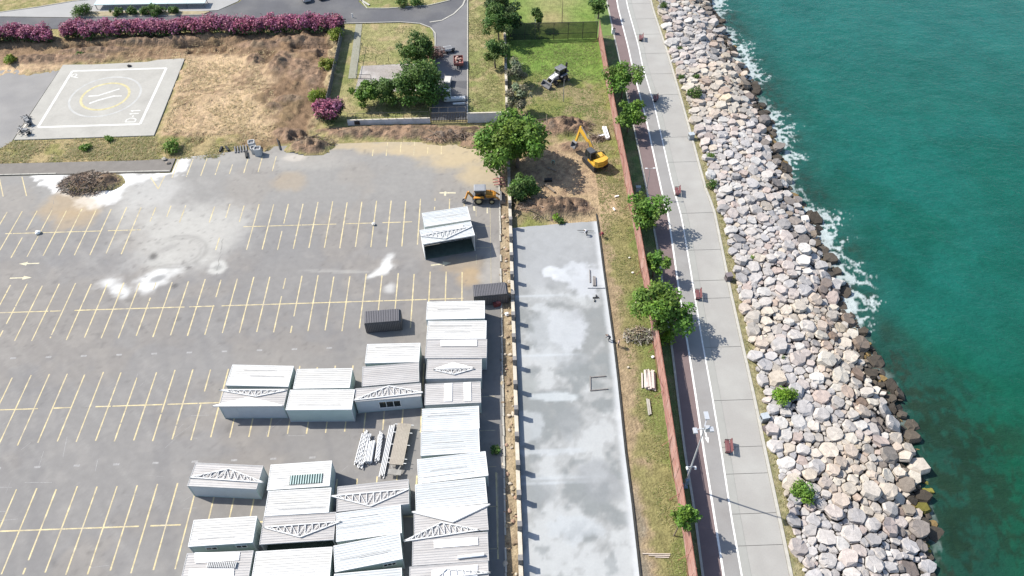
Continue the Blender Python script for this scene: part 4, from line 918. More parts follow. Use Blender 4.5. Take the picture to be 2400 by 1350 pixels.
def cabin(corners, h, roof, label, wall=None, front='closed', windows=(), group='site cabins packed together in the car park', wdoor=None, opening=None):
    """corners: roof corners TL, TR, BR, BL in metres"""
    tl, tr, br, bl = [Vector(c) for c in corners]
    c = (tl+tr+br+bl)/4; dx = ((tr-tl)+(br-bl))/2; dy = ((tl-bl)+(tr-br))/2
    ang = math.atan2(dx.y, dx.x); L = dx.length; W = abs(dy.dot(Vector((-math.sin(ang), math.cos(ang)))))
    root = empty('site_cabin', (c.x, c.y, 0), ang, label, 'cabin', group)
    wall = wall or mCabW; l, w = L/2-.06, W/2-.06; hw = h-.16
    mb = MB()
    if front == 'open':
        mb.box((0, w-.05, hw/2+.06), (2*l, .1, hw-.12)); mb.box((-l+.05, -.06, hw/2+.06), (.1, 2*w-.12, hw-.12)); mb.box((l-.05, -.06, hw/2+.06), (.1, 2*w-.12, hw-.12))
        mb.build('wall', wall, root)
        mb = MB(); mb.box((0, -.1, .1), (2*l-.22, 2*w-.24, .12)); mb.build('floor', mFloor, root)
        mb = MB(); mb.box((0, w-.13, hw/2+.1), (2*l-.24, .04, hw-.3)); mb.build('inner_lining', mDark, root)
        mb = MB()
        for x in (-l+.06, l-.06): mb.box((x, -w+.05, hw/2), (.1, .1, hw))
        mb.box((0, -w+.05, hw-.06), (2*l-.24, .1, .12)); mb.build('corner_post', mTrim, root)
    else:
        mb.box((0, 0, hw/2+.06), (2*l, 2*w, hw-.12))
        n = max(2, int(round(L/2.4)))
        for i in range(1, n):
            x = -l+2*l*i/n
            for s in (-1, 1): mb.box((x, s*(w+.008), hw/2+.06), (.05, .016, hw-.2))
        for s in (-1, 1): mb.box((s*(l+.008), 0, hw/2+.06), (.016, .05, hw-.2))
        mb.build('wall', wall, root)
        mb = MB()
        for sx in (-1, 1):
            for sy in (-1, 1): mb.box((sx*(l-.02), sy*(w-.02), hw/2), (.12, .12, hw))
        mb.box((0, 0, .05), (2*l+.04, 2*w+.04, .1)); mb.build('frame', mCabB if wall is mCabW else mCabW, root)
    for (u, z, ww, hh, panes) in windows:     # u: position along the front, -1..1
        mb = MB(); x = u*l; y = -w-.03
        for (px, pz, pw, ph) in ((0, hh/2-.04, ww, .08), (0, -hh/2+.04, ww, .08), (-ww/2+.04, 0, .08, hh-.17), (ww/2-.04, 0, .08, hh-.17)): mb.box((x+px, y, z+pz), (pw, .08, ph))
        for k in range(1, panes): mb.box((x-ww/2+ww*k/panes, y, z), (.07, .07, hh-.17))
        f = mb.build('window', mTrim, root)
        for k in range(panes):
            mb = MB(); mb.box((x-ww/2+ww*(k+.5)/panes, y+.012, z), (ww/panes-.09, .03, hh-.18)); mb.build('pane', mGlass, f)
    # roof sheet with ribs along the long side, gutter edges
    nr = max(6, int(W/.30)); V = []; F = []; prof = []
    for k in range(nr):
        y0 = -W/2+.07+(W-.14)*k/nr; s = (W-.14)/nr
        prof += [(y0, 0), (y0+s*.55, 0), (y0+s*.66, .038), (y0+s*.88, .038)]
    prof.append((W/2-.07, 0)); seg = 6
    sag = random.uniform(-.02, .02)
    for i in range(seg+1):
        x = -L/2+.05+(L-.1)*i/seg
        for (y, z) in prof: V.append((x, y, h-.04+z+sag*math.sin(math.pi*i/seg)+random.uniform(-.006, .006)))
    k = len(prof)
    F = [(i*k+j, (i+1)*k+j, (i+1)*k+j+1, i*k+j+1) for i in range(seg) for j in range(k-1)]
    rm = {'w': mRoofW, 'c': mRoofC, 'g': mRoofG}[roof]
    r = mesh_obj('roof', V, F, rm, root)
    mb = MB(); e = .06
    for s in (-1, 1): mb.box((0, s*(W/2-.035), h-.09), (L, .07, .2)); mb.box((s*(L/2-.03), 0, h-.09), (.06, W-.15, .2))
    mb.box((0, 0, h-.14), (L-.14, W-.15, .05))
    mb.build('roof_edge', mTrim if roof != 'g' else M('zinc_edge', (.35, .345, .34), var=.1, rough=.6), root)
    if roof != 'g':
        mb = MB()
        for _ in range(2):
            y = random.uniform(-W/2+.3, W/2-.3); mb.box((random.uniform(-1, 1), y, h+.012), (L*random.uniform(.4, .8), .05, .02))
        mb.build('roof_seam', M('roof_seam', (.42, .41, .39), var=.2, rough=.8), root)
    if opening:
        (x0, x1, y0, y1) = opening; t = h+.02
        mb = MB(); mb.box(((x0+x1)/2*L/2, (y0+y1)/2*W/2, t), ((x1-x0)*L/2, (y1-y0)*W/2, .05)); hatch = mb.build('roof_opening', M('teal_dark', (.02, .05, .045), rough=.6), root)
        s0 = None
        for i in range(13):
            x = (x0+(x1-x0)*(i+.5)/13)*L/2
            if s0 is None:
                mb = MB(); mb.box((0, 0, 0), (.11, (y1-y0)*W/2, .07)); s0 = mb.build('slat', M('pale_slat', (.36, .45, .43), rough=.6), hatch); o = s0
            else: o = s0.copy(); COL.objects.link(o)
            o.location = (x, (y0+y1)/2*W/2, t+.06)
    CAB.append(root); return root
H3 = 2.85
cabin([(-10.57, 73.01), (-2.10, 72.73), (-2.13, 69.55), (-10.50, 69.51)], H3, 'w', 'white roofed cabin at the far end of the eastern column beside the wall')
cabin([(-10.26, 69.28), (-1.85, 69.08), (-2.00, 65.75), (-10.36, 66.09)], H3, 'w', 'second white roofed cabin from the far end of the column beside the wall')
cabin([(-10.36, 65.94), (-1.83, 65.74), (-1.98, 62.39), (-10.40, 62.80)], H3, 'g', 'grey roofed cabin beside the wall with one white sheet lying along its back edge')
cabin([(-10.08, 62.71), (-2.63, 62.48), (-2.66, 59.25), (-10.24, 59.35)], 2.7, 'g', 'grey roofed cabin beside the wall carrying a white spindle shaped truss', mCabB)
cabin([(-10.21, 58.54), (-2.77, 58.66), (-2.82, 55.32), (-10.21, 55.22)], 2.7, 'g', 'grey roofed cabin beside the wall with two upright white sheets on top', mCabB)
cabin([(-10.45, 54.52), (-3.02, 54.73), (-3.04, 51.33), (-10.40, 51.20)], H3, 'c', 'cool white cabin beside the wall just south of the grey one with two sheets')
cabin([(-10.40, 51.09), (-3.04, 51.28), (-3.01, 48.00), (-10.39, 47.68)], H3, 'c', 'cool white cabin beside the wall standing next to the beige trailer bed')
cabin([(-10.69, 47.25), (-2.21, 47.99), (-2.02, 44.73), (-10.53, 43.85)], H3, 'c', 'long cool white cabin beside the wall, slightly turned, south of the trailer bed')
cabin([(-10.73, 43.80), (-2.31, 44.44), (-2.14, 41.10), (-10.69, 40.43)], H3, 'c', 'long cool white cabin beside the wall touching the grey one with two trusses')
cabin([(-10.79, 40.38), (-2.14, 40.99), (-2.12, 37.73), (-10.69, 37.29)], H3, 'g', 'long grey roofed cabin beside the wall carrying two white trusses')
cabin([(-10.74, 37.29), (-2.07, 37.50), (-2.11, 34.19), (-10.77, 33.84)], H3, 'g', 'long grey roofed cabin near the bottom with a wide white sheet and a pipe')
cabin([(-10.91, 33.77), (-2.11, 34.12), (-2.09, 30.86), (-10.92, 30.54)], H3, 'g', 'grey roofed cabin cut by the bottom edge of the photo beside the wall')
cabin([(-18.59, 65.47), (-11.19, 65.39), (-11.21, 62.14), (-18.62, 62.22)], H3, 'w', 'white cabin south of the free standing dark ribbed container', windows=((-.1, 2.0, 1.1, .5, 2),))
cabin([(-18.86, 61.62), (-11.21, 62.06), (-11.06, 58.89), (-18.69, 58.37)], H3, 'g', 'plain grey roofed cabin between the white one and the cabin with dark windows')
cabin([(-19.39, 58.19), (-10.73, 58.53), (-10.73, 56.63), (-19.43, 55.91)], H3, 'g', 'grey roofed cabin with a dark three part window in its pale blue front', mCabB, windows=((.02, 1.55, 2.9, 1.5, 3),))
cabin([(-36.68, 62.68), (-28.25, 62.10), (-28.53, 58.76), (-36.98, 59.30)], H3, 'w', 'white cabin at the far west end of the middle group')
cabin([(-37.01, 58.72), (-28.45, 58.31), (-28.64, 55.65), (-37.11, 55.82)], 2.9, 'g', 'grey roofed cabin with a solid white gable truss lying on its front edge', mCabB)
cabin([(-27.72, 61.65), (-20.24, 61.35), (-20.25, 58.33), (-27.86, 58.32)], H3, 'w', 'bright white cabin in the middle of the back row of the middle group')
cabin([(-28.05, 58.09), (-19.53, 57.89), (-19.59, 54.70), (-28.29, 55.05)], 3.0, 'w', 'cream white cabin in the middle of the front row of the middle group', mCabW)
cabin([(-38.23, 47.93), (-29.82, 47.11), (-29.92, 44.03), (-38.52, 44.73)], 2.75, 'g', 'grey roofed cabin standing alone at the west with an upward pointing truss on top', mCabB)
cabin([(-28.75, 47.08), (-21.30, 47.44), (-21.16, 43.96), (-28.68, 43.77)], 2.95, 'w', 'white cabin with a barred dark opening in its roof', opening=(-.3, .75, -.72, .0))
cabin([(-28.54, 43.54), (-21.03, 43.83), (-20.73, 40.53), (-28.30, 40.49)], 2.95, 'w', 'plain white cabin just south of the one with the barred roof opening')
cabin([(-28.37, 40.44), (-20.08, 40.62), (-19.78, 37.31), (-28.43, 36.98)], H3, 'g', 'grey roofed cabin with a dark open front and a long truss on top', mCabB, 'open')
cabin([(-36.53, 40.27), (-29.25, 40.52), (-29.16, 37.28), (-36.55, 37.08)], H3, 'w', 'white cabin with two small dark windows at the south west of the car park', windows=((-.35, 1.9, 1.3, .7, 2), (.6, 1.9, 1.3, .7, 2)))
cabin([(-36.46, 36.28), (-28.99, 36.34), (-28.72, 33.22), (-36.30, 33.17)], H3, 'g', 'grey roofed cabin in the bottom left group with white sheets stacked on top', mCabW)
cabin([(-28.64, 36.08), (-19.90, 36.55), (-19.83, 32.98), (-28.43, 32.97)], H3, 'w', 'long white cabin at the bottom edge south of the open fronted one')
cabin([(-20.26, 43.92), (-11.61, 44.57), (-11.49, 41.35), (-19.93, 40.67)], H3, 'g', 'grey roofed cabin with a downward pointing white truss south of the steel bundles', mCabB)
cabin([(-19.87, 40.59), (-12.42, 41.19), (-12.09, 37.88), (-19.65, 36.91)], H3, 'c', 'white cabin with a rusty streak across its roof', windows=((-.6, 2.2, 1.0, .4, 2),))
cabin([(-19.75, 36.52), (-12.25, 37.76), (-11.84, 34.69), (-19.33, 33.47)], 2.9, 'c', 'pale turquoise white cabin turned askew with a small window in its front', windows=((.6, 2.0, 1.5, .7, 3),))
cabin([(-19.37, 33.27), (-12.01, 33.71), (-11.49, 30.65), (-19.13, 30.25)], H3, 'c', 'cabin cut by the bottom edge of the photo south of the turquoise white one')
cabin([(-12.12, 91.90), (-4.67, 93.12), (-4.21, 90.05), (-11.50, 88.61)], 3.0, 'c', 'white roofed cabin back to back with the open green one near the digger')
OPEN_H = 3.6
cabin([(-12.22, 87.11), (-4.18, 89.02), (-3.40, 85.68), (-11.52, 84.25)], OPEN_H, 'c', 'taller cabin with an open dark green front standing alone near the backhoe digger', mTrim, 'open')

# things lying on the roofs --------------------------------------------------------
def sheet_on(pts, z, label, t=.06, name='white_sheet', m=None, group='white sheets lying on cabin roofs'):
    mb = MB(); mb.prism([p for p in pts][::-1], z, z+t); return tag(mb.build(name, m or mSheet), label, 'sheet', group)
RT = H3+.02
sheet_on([(-8.33, 65.70), (-3.25, 65.57), (-3.26, 64.52), (-8.30, 64.69)], RT, 'white sheet lying along the back of the grey roof beside the wall')
sheet_on([(-7.63, 58.47), (-6.60, 58.50), (-6.59, 55.66), (-7.62, 55.64)], 2.72, 'western of the two upright white sheets on one grey roof')
sheet_on([(-5.09, 58.54), (-4.12, 58.56), (-4.06, 55.63), (-4.98, 55.60)], 2.72, 'eastern of the two upright white sheets on one grey roof')
sheet_on([(-8.34, 36.75), (-3.29, 36.93), (-3.24, 36.00), (-8.26, 35.81)], RT, 'wide white sheet on the long grey roof near the bottom edge')
sheet_on([(-8.45, 33.30), (-3.34, 33.73), (-3.35, 32.44), (-8.41, 32.06)], RT, 'wide white sheet under a truss on the roof cut by the bottom edge')
sheet_on([(-35.51, 36.30), (-30.39, 36.18), (-30.29, 35.24), (-35.16, 35.08)], RT, 'northern white sheet on the grey roof at the bottom left')
sheet_on([(-35.66, 34.47), (-30.62, 34.28), (-30.51, 33.27), (-35.53, 33.36)], RT, 'southern white sheet on the grey roof at the bottom left')
sheet_on([(-10.20, 87.17), (-5.36, 88.18), (-5.29, 87.54), (-10.02, 86.77)], OPEN_H+.02, 'narrow white sheet on the roof of the open green cabin')
def truss(a, b, apex, z, label, n=9, filled=False, w=.13, solid=None):
    a, b, c = Vector(a), Vector(b), Vector(apex); root = empty('roof_truss', (*((a+b)/2), z), 0, label, 'truss', 'white steel trusses lying on cabin roofs')
    o = (a+b)/2
    def lp(p): return (p.x-o.x, p.y-o.y, w/2+.01)
    for p, q in ((a, b), (a, c), (c, b)):
        mb = MB(); mb.bar(lp(p), lp(q), w, w); mb.build('chord', mTruss, root)
    # webs: uprights and diagonals between the base chord and the two rafters
    t0 = (c-a).dot(b-a)/(b-a).length_squared
    def top(t): return a+(c-a)*(t/t0) if t <= t0 else c+(b-c)*((t-t0)/(1-t0))
    prev = None
    for i in range(1, n+1):
        t = i/(n+1); p = a+(b-a)*t; q = top(t)
        mb = MB(); mb.bar(lp(p), lp(q), .07, .09); mb.build('web_bar', mTruss, root)
        if prev is not None:
            s, e = (prev[0], q) if t <= t0 else (prev[1], p)
            mb = MB(); mb.bar((*lp(s)[:2], w/2+.045), (*lp(e)[:2], w/2+.045), .06, .06); mb.build('web_bar', mTruss, root)
        prev = (p, q)
    if filled:
        mb = MB(); mb.prism([(p.x-o.x, p.y-o.y) for p in ((a, c, b) if (c-a).cross(b-a) < 0 else (a, b, c))], w+.03, w+.06)
        k = mb.build('panel', mSheet, root)
    return root
truss((-38.48, 45.86), (-29.28, 44.82), (-33.86, 46.83), 2.78, 'truss pointing north on the grey cabin standing alone at the west', 10)
truss((-28.22, 39.04), (-19.28, 39.43), (-23.76, 37.70), RT, 'truss pointing south on the cabin with the dark open front', 10)
truss((-20.77, 42.66), (-11.53, 43.25), (-15.98, 41.19), RT, 'truss pointing south on the grey cabin below the steel bundles', 10)
truss((-11.05, 40.25), (-1.80, 40.87), (-6.17, 38.83), RT, 'white panelled truss pointing south on the grey cabin with two trusses', 8, True)
truss((-11.75, 36.73), (-3.12, 37.75), (-7.50, 38.83), RT+.02, 'open truss overhanging westwards from the grey cabin with two trusses', 12)
truss((-7.94, 32.30), (-1.87, 32.74), (-6.84, 33.31), RT+.08, 'truss lying on the white sheet at the bottom edge beside the wall', 7)
truss((-19.56, 56.18), (-10.47, 57.06), (-15.09, 58.26), RT, 'truss pointing north on the cabin with the dark three part window', 11)
truss((-37.86, 55.95), (-28.63, 55.65), (-33.39, 57.12), 2.92, 'solid white gable truss on the front edge of the western grey cabin', 6, True)
truss((-37.55, 58.47), (-28.56, 58.11), (-32.47, 57.26), 2.92, 'thin open truss behind the solid white gable on the western grey cabin', 10)
truss((-9.21, 60.77), (-3.63, 60.76), (-6.41, 59.90), 2.72, 'truss pointing south, half of the white spindle on the grey roof beside the wall', 8)
truss((-9.14, 60.84), (-3.74, 60.84), (-6.54, 61.81), 2.72, 'solid white half of the spindle pair on the grey roof beside the wall', 5, True)
truss((-12.10, 85.90), (-3.94, 87.68), (-8.07, 85.12), OPEN_H+.02, 'grey truss lying on the roof of the open green cabin', 12)
def roll():
    a, b = (-5.59, 34.57), (-2.60, 34.80); mb = MB(); mb.tube((*a, H3+.2), (*b, H3+.2), .17, n=10)
    tag(mb.build('white_pipe', mSheet), 'white pipe lying on the long grey roof near the bottom edge', 'pipe')
    root = empty('folded_sheets', (*(-31.94, 35.10), RT), R(-3), 'stack of ribbed white sheets on the grey roof at the bottom left', 'sheets')
    for i in range(16):
        mb = MB(); mb.box((-1.7+.21*i, -.35, .12), (.07, .7, .2)); mb.build('sheet_edge', mTruss, root)
roll()

# dark ribbed containers -----------------------------------------------------------
def container(corners, h, label):
    tl, tr, br, bl = [Vector(c) for c in corners]; c = (tl+tr+br+bl)/4; dx = ((tr-tl)+(br-bl))/2; ang = math.atan2(dx.y, dx.x); L = dx.length; W = abs(((tl-bl)+(tr-br)).dot(Vector((-math.sin(ang), math.cos(ang)))))/2
    root = empty('ribbed_container', (c.x, c.y, 0), ang, label, 'container', 'dark ribbed containers'); m = M('charcoal_steel', (.075, .072, .076), var=.12, scale=1.0, rough=.55, metal=.2); m2 = M('charcoal_rib', (.135, .13, .135), var=.1, rough=.5, metal=.2)
    mb = MB(); l, w, ch = L/2, W/2, .35
    mb.profile([(-l, .1), (l, .1), (l, h-ch), (l-ch, h), (-l+ch*.3, h), (-l, h-ch*.3)], -w, w); mb.build('shell', m, root)
    n = int(L/.25)
    rib = None
    for i in range(n):
        x = -l+.2+(L-.55)*i/(n-1)
        if rib is None:
            mb = MB(); mb.box((0, 0, h+.03), (.1, W, .06)); mb.box((0, -w-.025, h/2), (.1, .05, h-.5)); mb.box((0, w+.025, h/2), (.1, .05, h-.5)); rib = mb.build('rib', m2, root); o = rib
        else: o = rib.copy(); COL.objects.link(o)
        o.location = (x, 0, 0)
    mb = MB(); mb.box((0, 0, .05), (L-.1, W-.1, .1)); mb.build('base_frame', m, root)
container([(-19.79, 71.88), (-14.44, 72.29), (-14.23, 69.96), (-19.35, 69.71)], 2.3, 'dark ribbed container standing free on the parking bays')
container([(-3.88, 76.53), (1.40, 76.92), (1.33, 74.61), (-3.75, 74.17)], 2.2, 'dark ribbed container pushed against the boundary wall')

# stacks between the cabin groups ---------------------------------------------------
def stacks():
    mW = M('white_profile', (.6, .6, .59), var=.1, scale=3, rough=.55)
    def bundle(p, L, n, w, ang, label, lay=3, jit=.25, truss_like=False):
        root = empty('profile_bundle', (*p, 0), R(ang), label, 'bundle', 'white steel bundles on the asphalt')
        for k in range(lay):
            for i in range(n):
                x = -w/2+w*(i+.5)/n+random.uniform(-.02, .02); j = random.uniform(-jit, jit); l = L*random.uniform(.86, 1)
                mb = MB(); mb.bar((x, -l/2+j, .12+k*.16), (x+random.uniform(-.08, .08), l/2+j, .12+k*.16+random.uniform(-.02, .03)), .09, .1)
                if truss_like and k == lay-1:
                    for q in range(7): mb.bar((x, -l/2+j+l*q/7, .2+k*.16), (x+w/n*.8, -l/2+j+l*(q+.6)/7, .24+k*.16), .05)
                mb.build('steel_profile', mW, root)
        mb = MB()
        for y in (-L*.3, L*.3): mb.box((0, y, .04), (w+.3, .12, .08))
        mb.build('bearer', M('timber_bearer', (.2, .15, .1), var=.2), root)
    bundle((-18.17, 50.41), 4.9, 6, 1.3, -8, 'ragged bundle of white lattice steel, westmost beside the cabin with windows', 3, .45, True)
    bundle((-17.20, 49.94), 3.2, 6, 1.0, -4, 'short stack of white folded sheets between two longer bundles', 4, .12)
    bundle((-16.10, 50.64), 4.1, 4, .6, -3, 'narrow bundle of white steel profiles next to the long pipes', 3, .3, True)
    bundle((-14.97, 50.29), 7.6, 4, .75, -7, 'long white pipes lying side by side left of the beige trailer bed', 2, .3)
    root = empty('flat_trailer', (*(-13.32, 50.35), 0), R(-7), 'long beige flat trailer bed with side stakes parked by the white steel', 'trailer'); mT = M('beige_deck', (.285, .25, .205), var=.12, scale=.8, fine=4, rough=.8, tint=(.24, .215, .175)); mK = M('trailer_steel', (.2, .19, .17), var=.2, rough=.6)
    n = 9
    for i in range(n):
        mb = MB(); mb.box((-.9+1.8*(i+.5)/n, .35, .82), (1.8/n-.012, 6.0, .08)); mb.build('deck_plank', mT, root)
    mb = MB(); mb.box((0, .35, .66), (1.5, 5.8, .2)); mb.bar((-.6, -2.7, .66), (-.1, -4.1, .6), .14); mb.bar((.6, -2.7, .66), (.1, -4.1, .6), .14); mb.box((0, -3.65, .7), (1.7, .75, .1)); mb.build('chassis', mK, root)
    for y in (-2.4, -1.8, .2, 2.0, 3.2):
        for s in (-1, 1): mb = MB(); mb.box((s*1.05, y, .8), (.42, .07, .07)); mb.build('stake', mTrim, root)
    for s in (-1, 1):
        for y in (-.3, .5): mb = MB(); mb.wheel((0, 0, 0), .38, .22, 14); o = mb.build('wheel', M('tyre', (.02, .02, .02), rough=.9), root); o.location = (s*.75, y, .38); o.rotation_euler = (0, 0, R(90))
stacks()
# ------------------------------------------------------------------ plants
mLeaf = M('leaf', attr=True, var=.1, scale=2.0, rough=.6, spec=.25, trans=.3)
mBark = M('bark', (.12, .095, .07), var=.25, scale=3, rough=.95)
mTwig = M('dry_twig', (.19, .15, .11), var=.25, scale=3, rough=.95)
GREENS = {'bright': ((0.098, 0.178, 0.023), (0.132, 0.224, 0.034), (0.069, 0.132, 0.020)), 'mid': ((0.069, 0.127, 0.025), (0.092, 0.161, 0.034), (0.048, 0.092, 0.021)), 'dark': ((0.041, 0.081, 0.023), (0.060, 0.106, 0.032), (0.030, 0.057, 0.018)),
          'olive': ((0.172, 0.184, 0.109), (0.138, 0.155, 0.081), (0.213, 0.218, 0.144)), 'gold': ((0.172, 0.213, 0.025), (0.230, 0.259, 0.040), (0.115, 0.161, 0.017)), 'pink': ((.29, .088, .15), (.40, .155, .23), (.17, .042, .085)), 'brown': ((0.172, 0.103, 0.075), (0.230, 0.144, 0.109), (0.127, 0.081, 0.057)),
          'lime': ((0.138, 0.241, 0.021), (0.172, 0.287, 0.034), (0.098, 0.178, 0.016)), 'dry': ((0.230, 0.201, 0.121), (0.190, 0.190, 0.092), (0.287, 0.247, 0.172))}
def leaves(clumps, n, size, pal, flat=.5, hollow=.55, extra=None, elong=1.7):
    """leaf blades spread through clump volumes: one small bent quad each"""
    rng = RNG; w = np.array([c[3]**2 for c in clumps]); w = w/w.sum(); ci = rng.choice(len(clumps), n, p=w); C = np.array([c[:3] for c in clumps])[ci]; Rr = np.array([c[3] for c in clumps])[ci]
    d = rng.normal(size=(n, 3)); d /= np.linalg.norm(d, axis=1)[:, None]; rad = (hollow+(1-hollow)*rng.random(n)**.7)*Rr*rng.uniform(.8, 1.15, n)
    P_ = C + d*rad[:, None]*np.array((1, 1, flat if flat else 1))
    nn = rng.normal(size=(n, 3))*.42 + d*.55; nn[:, 2] += .5; nn /= np.linalg.norm(nn, axis=1)[:, None]
    a = np.cross(nn, rng.normal(size=(n, 3))); a /= np.linalg.norm(a, axis=1)[:, None]; b = np.cross(nn, a)
    s = size*rng.uniform(.6, 1.35, n)
    v0 = P_; v1 = P_+a*(s*.5)[:, None]*elong/1.7+b*(s*.32)[:, None]; v2 = P_+a*(s*elong/1.7)[:, None]; v3 = P_+a*(s*.5)[:, None]*elong/1.7-b*(s*.32)[:, None]
    V = np.stack([v0, v1, v2, v3], 1).reshape(-1, 3); F = np.arange(4*n).reshape(n, 4)
    pal = np.array(pal); tint = pal[rng.choice(len(pal), n)]*rng.uniform(.8, 1.2, (n, 1))
    hue = rng.uniform(.88, 1.12, (len(clumps), 3))[ci]; tint = tint*hue
    return V, F, np.repeat(tint, 4, 0)
def leaf_obj(name, V, F, c, parent):
    me = bpy.data.meshes.new(name); n = len(F)
    me.vertices.add(len(V)); me.vertices.foreach_set('co', V.astype(np.float32).ravel()); me.loops.add(n*4); me.loops.foreach_set('vertex_index', F.astype(np.int32).ravel())
    me.polygons.add(n); me.polygons.foreach_set('loop_start', np.arange(0, 4*n, 4, dtype=np.int32)); me.update(); me.materials.append(mLeaf)
    ca = me.color_attributes.new('Col', 'FLOAT_COLOR', 'POINT'); c4 = np.ones((len(V), 4), np.float32); c4[:, :3] = c; ca.data.foreach_set('color', c4.ravel())
    o = bpy.data.objects.new(name, me); COL.objects.link(o); o.parent = parent; return o
def tree(name, p, zc, r, rz, n, size, pal, label, cat='tree', group=None, nc=14, trunk=.16, lean=(0, 0), stems=1):
    root = empty(name, (p[0], p[1], 0), 0, label, cat, group); cl = []
    lob = [random.uniform(.72, 1.12) for _ in range(7)]
    for k in range(int(nc*1.5)):
        t = random.uniform(0, 6.283); q = math.sqrt(random.random())*.92*lob[int(t/6.284*7)]; z = random.uniform(-.7, .85)*math.sqrt(max(0, 1-min(1, q)**2))
        cl.append((q*r*math.cos(t), q*r*math.sin(t), zc+z*rz, r*random.uniform(.2, .4)))
    cl.append((0, 0, zc+rz*.35, r*.45)); cl.append((0, 0, zc-.1*rz, r*.4))
    V, F, c = leaves(cl, int(n*2.0), size*1.05, GREENS[pal], .85); leaf_obj('crown', V, F, c, root)
    mb = MB()
    for s in range(stems):
        b0 = Vector((lean[0]+random.uniform(-.25, .25)*(stems > 1), lean[1]+random.uniform(-.25, .25)*(stems > 1), -.1)); f = Vector((0, 0, max(.4, (zc-rz*.55)))); m_ = (b0+f)/2+Vector((random.uniform(-.12, .12), random.uniform(-.12, .12), 0))
        mb.tube(b0, m_, trunk*1.25, trunk, 8); mb.tube(m_, f, trunk, trunk*.8, 8)
        for k in range(6):
            q = cl[(k*3+s) % len(cl)]; mid = (f+Vector(q[:3]))/2+Vector((0, 0, .15*r)); mb.tube(f, mid, trunk*.5, trunk*.35, 6); mb.tube(mid, q[:3], trunk*.35, trunk*.12, 5)
    mb.build('trunk', mBark, root); return root
def bush(name, p, r, h, n, size, pal, label, cat='shrub', group=None, ry=None, nc=9, z0=0.0):
    root = empty(name, (p[0], p[1], z0), 0, label, cat, group); cl = []; ry = ry or r
    for k in range(nc):
        t = random.uniform(0, 6.283); q = math.sqrt(random.random())*.65; cl.append((q*r*math.cos(t), q*ry*math.sin(t), h*random.uniform(.3, .68), min(r, ry)*random.uniform(.34, .5)))
    cl.append((0, 0, h*.62, min(r, ry)*.5)); V, F, c = leaves(cl, n, size, GREENS[pal], min(1.0, h/(2*min(r, ry))+.25)); V[:, 2] = np.maximum(V[:, 2], .03); leaf_obj('foliage', V, F, c, root)
    mb = MB()
    for k in range(5): q = cl[k]; mb.tube((q[0]*.2, q[1]*.2, -.05), q[:3], .05, .02, 5)
    mb.build('stem', mBark, root); return root
# the park side and the promenade
tree('broadleaf_tree', (3.98, 106.53), 5.2, 6.0, 3.8, 5600, .55, 'bright', 'biggest bright green tree, spreading over the boundary wall beside the excavator', trunk=.3, nc=26)
tree('broadleaf_tree', (4.35, 97.85), 2.6, 2.6, 2.0, 1500, .4, 'mid', 'dark green small tree in the shade south of the biggest tree', trunk=.12)
bush('shrub', (5.98, 99.44), 1.5, 1.8, 500, .35, 'bright', 'bright green shrub beside the heap of earth and the boundary wall')
bush('shrub', (4.35, 97.54), 1.2, 1.9, 400, .35, 'dark', 'dark green shrub squeezed against the boundary wall beside the earth heap')
G1 = 'street trees between the red hoarding and the cycle lane'
tree('street_tree', (25.27, 126.54), 4.6, 3.7, 2.4, 2000, .42, 'bright', 'street tree with a broad crown, northernmost of the two touching by the hoarding', group=G1, nc=16)
tree('street_tree', (25.07, 115.82), 4.2, 2.7, 2.9, 1500, .42, 'bright', 'narrow tall street tree leaning over the cycle lane just south of the broad one', group=G1, nc=13)
tree('street_tree', (24.77, 89.51), 4.4, 3.7, 2.4, 1500, .42, 'bright', 'open crowned street tree opposite the workers at the top of the slab', group=G1, nc=11)
tree('street_tree', (24.07, 79.18), 3.4, 1.9, 2.0, 800, .38, 'bright', 'small sparse street tree between two larger ones', group=G1, nc=8)
tree('street_tree', (23.43, 68.86), 4.8, 4.1, 3.0, 3000, .45, 'bright', 'largest street tree, casting a wide shadow across the walkway', group=G1, nc=18, trunk=.2)
bush('shrub', (23.84, 66.44), 1.6, 2.4, 700, .35, 'lime', 'round lime green bush at the foot of the largest street tree')
tree('thin_tree', (20.51, 38.05), 4.2, 1.6, 1.7, 750, .34, 'bright', 'thin olive green tree leaning over the hoarding near the bottom of the photo', nc=8, trunk=.07, lean=(-.6, -.6))
bush('shrub', (20.07, 67.77), 2.3, 1.3, 500, .34, 'dry', 'pile of grey dry branches against the hoarding', 'brushwood')
tree('street_tree', (24.01, 157.17), 3.2, 2.0, 1.8, 800, .4, 'mid', 'small park tree beside the cycle lane at the top edge', group='park trees')
tree('park_tree', (10.44, 153.42), 3.0, 1.5, 1.9, 700, .38, 'mid', 'slim park tree just behind the dark screen fence', group='park trees', nc=8)
tree('olive_tree', (4.98, 132.01), 3.4, 2.1, 3.2, 1300, .34, 'olive', 'grey green feathery tree beside the wall, north of its twin', nc=10, trunk=.1)
tree('olive_tree', (5.44, 123.15), 3.2, 2.5, 3.0, 1600, .34, 'olive', 'grey green feathery tree beside the wall, south of its twin', nc=12, trunk=.1)
